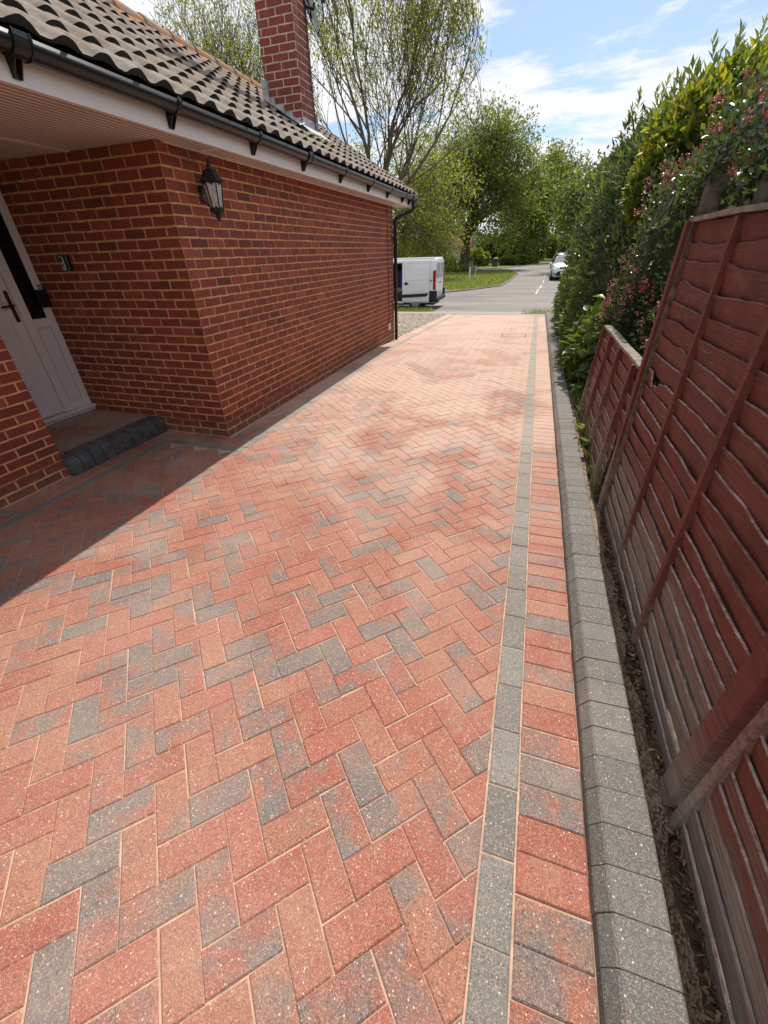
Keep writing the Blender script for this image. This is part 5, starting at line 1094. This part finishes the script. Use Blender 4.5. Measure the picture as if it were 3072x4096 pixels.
# near side is left open between OP for the load door; build rings with an explicit opening
xs_all = [s[0][0] for s in allsec]
def ring_at(x):
    for a, b in zip(allsec, allsec[1:]):
        if b[0][0] <= x <= a[0][0]:
            t = (x-a[0][0])/(b[0][0]-a[0][0]); return [tuple(Vector(p).lerp(Vector(q), t)) for p, q in zip(a, b)]
xs = sorted(set(xs_all+[OP[0], OP[1]]), reverse=True); rings = [ring_at(x) for x in xs]
for x, rr in zip(xs, rings): mb.v += [(x, p[1], p[2]) for p in rr]
for i in range(len(xs)-1):
    for k in range(n_-1):
        if OP[0]-.001 <= xs[i+1] and xs[i] <= OP[1]+.001 and 1 <= k < 5: continue
        mb.f.append((i*n_+k, i*n_+k+1, (i+1)*n_+k+1, (i+1)*n_+k)); mb.mi.append(0); mb.c.append((.5, 0, 0, 1))
mb.f.append(tuple(range(n_))); mb.mi.append(0); mb.c.append((.5, 0, 0, 1)); mb.f.append(tuple((len(xs)-1)*n_+k for k in range(n_))[::-1]); mb.mi.append(0); mb.c.append((.5, 0, 0, 1))
mb.box((OP[1]-.02, YS+.02, zg+.30), (OP[1]+.03, YS+.12, zg+1.70)); mb.box((OP[0]-.03, YS+.02, zg+.30), (OP[0]+.02, YS+.12, zg+1.70)); mb.box((OP[0], YS+.04, zg+1.68), (OP[1], YS+.2, zg+1.74)); mb.box((OP[0], YS+.0, zg+.22), (OP[1], YS+.14, zg+.30), bev=.01)
mb.box((-3.92, YS+.09, ZR_-.03), (-7.2, YS+.13, ZR_+.012), bev=.01); mb.box((-3.92, YF-.13, ZR_-.03), (-7.2, YF-.09, ZR_+.012), bev=.01)
vb = mb.build('body', M['vanwhite'], van, smooth=True); vb.data.set_sharp_from_angle(angle=math.radians(28))
mb = MB(); mb.box((-7.3, YS+.14, zg+.28), (-3.95, YF-.12, zg+.31)); mb.box((-7.3, YF-.14, zg+.31), (-3.95, YF-.12, zg+1.6)); mb.box((-7.32, YS+.14, zg+.31), (-7.3, YF-.14, zg+1.6)); mb.box((-4.9, YS+.14, zg+.31), (-4.88, YF-.14, zg+1.6)); mb.box((-7.3, YS+.2, zg+1.6), (-3.95, YF-.2, zg+1.62)); mb.build('load_lining', M['blackmat'], van)
# slid-back door stands proud of the side
d0, d1, yd = -5.225, -4.085, YS-.055
mb = MB(); prof_ = [(yd+.01, zg+.28), (yd, zg+.32), (yd, zg+.95), (yd+.015, zg+1.10), (yd+.05, zg+1.5), (yd+.10, zg+1.745)]
vs = [(x, p, q) for x in (d0, d1) for p, q in prof_]+[(x, p+.045, q) for x in (d0, d1) for p, q in prof_]; K = 6
fs = [(k, k+1, K+k+1, K+k) for k in range(5)]+[(2*K+k, 3*K+k, 3*K+k+1, 2*K+k+1) for k in range(5)]+[(0, 2*K, 2*K+1, 1)]+[(k, 2*K+k, 2*K+k+1, k+1) for k in range(1, 5)]+[(K+k, K+k+1, 3*K+k+1, 3*K+k) for k in range(5)]+[(0, K, 3*K, 2*K), (5, 2*K+5, 3*K+5, K+5)]
mb.add(vs, fs); sdn = mb.build('sliding_door', M['vanwhite'], van)
def yat(z): return float(np.interp(z, [p[1] for p in prof_], [p[0] for p in prof_]))
mb = MB()   # pressed window shape as a thin raised frame line
pa, pb, za_, zb_ = d0+.10, d1-.04, zg+1.08, zg+1.67; cor = []
for (cx, cz, a0) in ((pb-.06, za_+.06, -90), (pb-.03, zb_-.03, 0), (pa+.10, zb_-.10, 90), (pa+.14, za_+.14, 180)):
    rr = {-90: .06, 0: .03, 90: .10, 180: .14}[a0]
    for t in range(5): a = math.radians(a0+t*22.5); cor.append((cx+rr*math.cos(a), cz+rr*math.sin(a)))
mb.tube([(x, yat(z)-.002, z) for x, z in cor+cor[:1]], .007, 5); mb.tube([(d0+.01, yat(zg+.60)-.001, zg+.60), (d1-.01, yat(zg+.62)-.001, zg+.64)], .008, 5)
mb.build('pressing', simple('van_shade_line', (0.55, 0.56, 0.58), 0.4, .05, 3, 0), sdn, smooth=True)
mb = MB(); mb.prism([(d0, zg+.44), (d0, zg+.555), (d1-.03, zg+.605), (d1-.06, zg+.53), (d1-.14, zg+.488)], 'y', yd-.018, yd+.004); mb.build('rubbing_strip', M['blackmat'], sdn)
mb = MB(); mb.box((d0+.06, yd-.03, zg+.935), (d0+.27, yd-.015, zg+.975), bev=.006); mb.tube([(d0+.17, yd-.008, zg+.96), (d0+.17, yd+.003, zg+.96)], .06, 14); mb.build('door_handle', M['blackmat'], sdn)
mb = MB(); mb.tube([(-4.03, YS-.012, zg+1.05), (-4.03, YS+.01, zg+1.05)], .03, 10); mb.build('fuel_cap', M['blackmat'], van)
mb = MB(); mb.box((-4.13, YS-.03, zg+.26), (-3.78, YS+.16, zg+.69), bev=.025); mb.box((-3.98, YS-.02, zg+.28), (-3.74, YF+.02, zg+.45), bev=.04); mb.box((-4.1, YF-.16, zg+.28), (-3.78, YF+.03, zg+.69), bev=.025); mb.build('bumper', M['blackmat'], van)
mb = MB(); mb.box((-3.862, YS+.02, zg+.70), (-3.84, YS+.16, zg+1.42), bev=.012); mb.box((-3.95, YS-.008, zg+.72), (-3.84, YS+.03, zg+1.40), bev=.012); mb.build('tail_light', M['redlamp'], van)
mb = MB(); mb.box((-3.856, YS+.045, zg+.86), (-3.836, YS+.12, zg+1.16), bev=.01); mb.build('reversing_light', M['clearlamp'], van)
mb = MB(); mb.box((-3.862, YF-.16, zg+.70), (-3.84, YF-.02, zg+1.42), bev=.012); mb.build('tail_light', M['redlamp'], van)
for (a, b, hy) in ((YS+.19, YS+.89, YS+.75), (YS+.93, YF-.19, YS+1.1)):
    mb = MB(); mb.box((-3.87, a, zg+.50), (-3.845, b, ZR_-.10), bev=.012); rdv = mb.build('rear_door', M['vanwhite'], van)
    mb = MB(); mb.box((-3.850, a+.06, zg+1.12), (-3.838, b-.06, ZR_-.18), bev=.006); mb.build('rear_window', simple('van_grey_glass', (0.30, 0.32, 0.34), 0.12, .3, 3, 0), rdv)
    mb = MB(); mb.box((-3.842, hy-.05, zg+.93), (-3.825, hy+.05, zg+.97), bev=.004); mb.build('handle', M['blackmat'], rdv)
mb = MB(); mb.box((-3.848, YS+.62, zg+.52), (-3.838, YS+1.14, zg+.62)); mb.build('number_plate', M['yellowpaint'], van)
for x in (-4.68, -7.6): wheel(van, x, YS+.16, zg+.30, .315, .20, 'y', -1); wheel(van, x, YF-.16, zg+.30, .315, .20, 'y', 1)
mb = MB(); mb.box((-8.6, YS+.3, zg+.14), (-3.95, YF-.3, zg+.30)); mb.build('underbody', M['blackmat'], van)
lg = MB(); lg.box((-5.62, YS+.35, zg+.62), (-5.30, YS+.75, zg+1.42), bev=.05); tag(lg.build('roll_bag', M['navy']), 'upright dark blue bag standing inside the open van door', 'bag')
lg = MB(); rd = random.Random(2); lg.add([], []); 
for k in range(5): lg.tube([(-5.75+k*.1, YS+.25+rd.random()*.2, zg+.60), (-5.7+k*.1, YS+.3, zg+.74), (-5.6+k*.09, YS+.35, zg+.68)], [.05, .07, .04], 7)
tag(lg.build('dust_sheet', M['oldwood'], smooth=True), 'crumpled pale dust sheet lying in front of the blue bag in the van', 'sheet')
lg = MB(); lg.box((-5.9, YS+.2, zg+.32), (-5.28, YS+.6, zg+.60), bev=.02); tag(lg.build('tool_crate', M['blackmat']), 'black crate under the dust sheet inside the van', 'crate')

def car(name, label, x0, y0, W_, L_, H_, paint, front=True, lamps=True):
    """nose towards -y at y0; left flank x0. sections lofted along y"""
    z = -.5; r = empty(name, (x0+W_/2, y0+L_/2, z), label, 'car', 'cars parked along the side road'); cx = x0+W_/2
    S = [(0, .58, .30, .62, .5), (.10, .80, .22, .78, .6), (.45, .90, .20, .96, .72), (1.05, .96, .20, 1.06, .80), (1.35, .98, .20, 1.12, .80), (2.15, 1, .20, H_*.96, .62), (2.7, 1, .20, H_, .62), (3.5, 1, .20, H_*.98, .62), (4.1, .97, .22, H_*.86, .60), (L_, .86, .30, .95, .6)]
    if not front: S = [(L_-a, b, c, d, e) for a, b, c, d, e in S[::-1]]; S = [(a, b, c, (H_*.88 if a < .5 and a > .1 else d), e) for a, b, c, d, e in S]
    mb = MB(); rows = []
    for (t, w, zb, zt, tw) in S:
        hw = W_/2*w; top = hw*tw if zt > 1.15 else hw*max(tw, .82); sh = min(zt-.06, .92)
        q = [(hw*.9, zb), (hw, zb+.14), (hw, min(.62, sh-.05)), (hw*.985, sh), (hw*.93 if zt > 1.15 else hw*.92, min(sh+.07, zt-.03)), (top*1.08 if zt > 1.15 else top, zt-.05), (top*.85, zt-.008), (0, zt+.012)]
        rows.append([(cx-a, y0+t, z+b) for a, b in q]+[(cx+a, y0+t, z+b) for a, b in q[-2::-1]])
    n_ = len(rows[0])
    for rw in rows: mb.v += rw
    for i in range(len(rows)-1):
        for k in range(n_-1): mb.f.append((i*n_+k, i*n_+k+1, (i+1)*n_+k+1, (i+1)*n_+k)); mb.mi.append(0); mb.c.append((.5, 0, 0, 1))
        mb.f.append((i*n_, (i+1)*n_, (i+2)*n_-1, (i+1)*n_-1)); mb.mi.append(0); mb.c.append((.5, 0, 0, 1))
    mb.f.append(tuple(range(n_))); mb.f.append(tuple((len(rows)-1)*n_+k for k in range(n_))[::-1]); mb.mi += [0, 0]; mb.c += [(.5, 0, 0, 1)]*2
    b = mb.build('body', paint, r, smooth=True); b.data.set_sharp_from_angle(angle=math.radians(35))
    yy = lambda t: y0+t
    if front:
        mb = MB(); w1, w2 = W_/2*.80, W_/2*.62; mb.add([(cx-w1, yy(1.33), z+1.10), (cx+w1, yy(1.33), z+1.10), (cx+w2, yy(2.08), z+H_*.955), (cx-w2, yy(2.08), z+H_*.955), (cx-w1, yy(1.38), z+1.03), (cx+w1, yy(1.38), z+1.03), (cx+w2, yy(2.2), z+H_*.90), (cx-w2, yy(2.2), z+H_*.90)], [(0, 1, 2, 3), (7, 6, 5, 4), (0, 4, 5, 1), (3, 2, 6, 7), (0, 3, 7, 4), (1, 5, 6, 2)])
        mb.v[0:4] = [(v[0], v[1]-.03, v[2]+.035) for v in mb.v[0:4]]; mb.build('windscreen', simple('windscreen_glass', (0.10, 0.12, 0.12), 0.05, .2, 3, 0), r)
        mb = MB(); mb.prism([(cx-.62, z+.30), (cx+.62, z+.30), (cx+.46, z+.58), (cx-.46, z+.58)], 'y', yy(-.03), yy(.12)); mb.box((cx-.36, yy(-.0), z+.76), (cx+.36, yy(.14), z+.83), bev=.01); mb.build('grille', M['blackmat'], r)
        mb = MB(); mb.box((cx-.26, yy(-.045), z+.42), (cx+.26, yy(-.03), z+.53), bev=.004); mb.build('number_plate', M['upvc'], r)
        for s_ in (-1, 1):
            mb = MB(); mb.add([(cx+s_*.52, yy(.03), z+.66), (cx+s_*.80, yy(.14), z+.66), (cx+s_*.86, yy(.44), z+.88), (cx+s_*.80, yy(.40), z+.93), (cx+s_*.50, yy(.10), z+.80), (cx+s_*.52, yy(.2), z+.66), (cx+s_*.78, yy(.3), z+.66), (cx+s_*.80, yy(.5), z+.86), (cx+s_*.76, yy(.5), z+.88), (cx+s_*.5, yy(.3), z+.78)], [(0, 1, 2, 3, 4), (9, 8, 7, 6, 5), (0, 5, 6, 1), (1, 6, 7, 2), (2, 7, 8, 3), (3, 8, 9, 4), (4, 9, 5, 0)]); mb.build('headlight', M['clearlamp'], r)
            mb = MB(); mb.prism([(cx+s_*.66, z+.34), (cx+s_*.66, z+.48), (cx+s_*.80, z+.42)], 'y', yy(-.01), yy(.1)); mb.build('fog_light', M['blackmat'], r)
            mb = MB(); mb.box((cx+s_*(W_/2-.02), yy(1.62), z+.98), (cx+s_*(W_/2+.20), yy(1.74), z+1.14), bev=.04); mb.box((cx+s_*(W_/2-.08), yy(1.66), z+.98), (cx+s_*(W_/2+.05), yy(1.71), z+1.02)); mb.build('wing_mirror', paint, r)
            mb = MB(); hw = W_/2; mb.add([(cx+s_*(hw*.945+.0), yy(1.75), z+1.02), (cx+s_*(hw*.945), yy(3.7), z+1.02), (cx+s_*(hw*.74), yy(3.5), z+H_-.14), (cx+s_*(hw*.74), yy(2.3), z+H_-.14)], [(0, 1, 2, 3)]); mb.build('side_window', M['glass_dark'], r, fix=False)
    else:
        mb = MB(); mb.box((cx-.60, yy(.20), z+1.02), (cx+.60, yy(.42), z+1.36), bev=.04); mb.build('rear_window', M['glass_dark'], r)
        for s_ in (-1, 1):
            mb = MB(); mb.box((cx+s_*.56, yy(-.01), z+.78), (cx+s_*.84, yy(.16), z+.98), bev=.03); mb.build('tail_light', M['redlamp'], r)
            mb = MB(); mb.tube([(cx+s_*.55, yy(.7), z+H_+.03), (cx+s_*.55, yy(.8), z+H_+.07), (cx+s_*.55, yy(2.6), z+H_+.07), (cx+s_*.55, yy(2.7), z+H_+.03)], .022, 6); mb.build('roof_rail', M['silver'], r, smooth=True)
        mb = MB(); mb.box((cx-.26, yy(-.02), z+.62), (cx+.26, yy(.05), z+.73), bev=.004); mb.build('number_plate', M['yellowpaint'], r)
    for t in (.85, L_-.85):
        wheel(r, x0+.11, yy(t), z+.31, .33, .2, 'x', -1); wheel(r, x0+W_-.11, yy(t), z+.31, .33, .2, 'x', 1)
    mb = MB(); mb.box((x0+.15, yy(.3), z+.14), (x0+W_-.15, yy(L_-.3), z+.3)); mb.build('underbody', M['blackmat'], r)
car('parked_car', 'silver-white car parked facing the driveway, half hidden by the hedge', 1.0, 36.4, 1.82, 4.3, 1.52, M['carsilver'])
car('parked_car', 'dark car with pale roof rails parked behind the silver-white one', 1.42, 56.5, 1.85, 4.5, 1.55, M['cardark'], False)
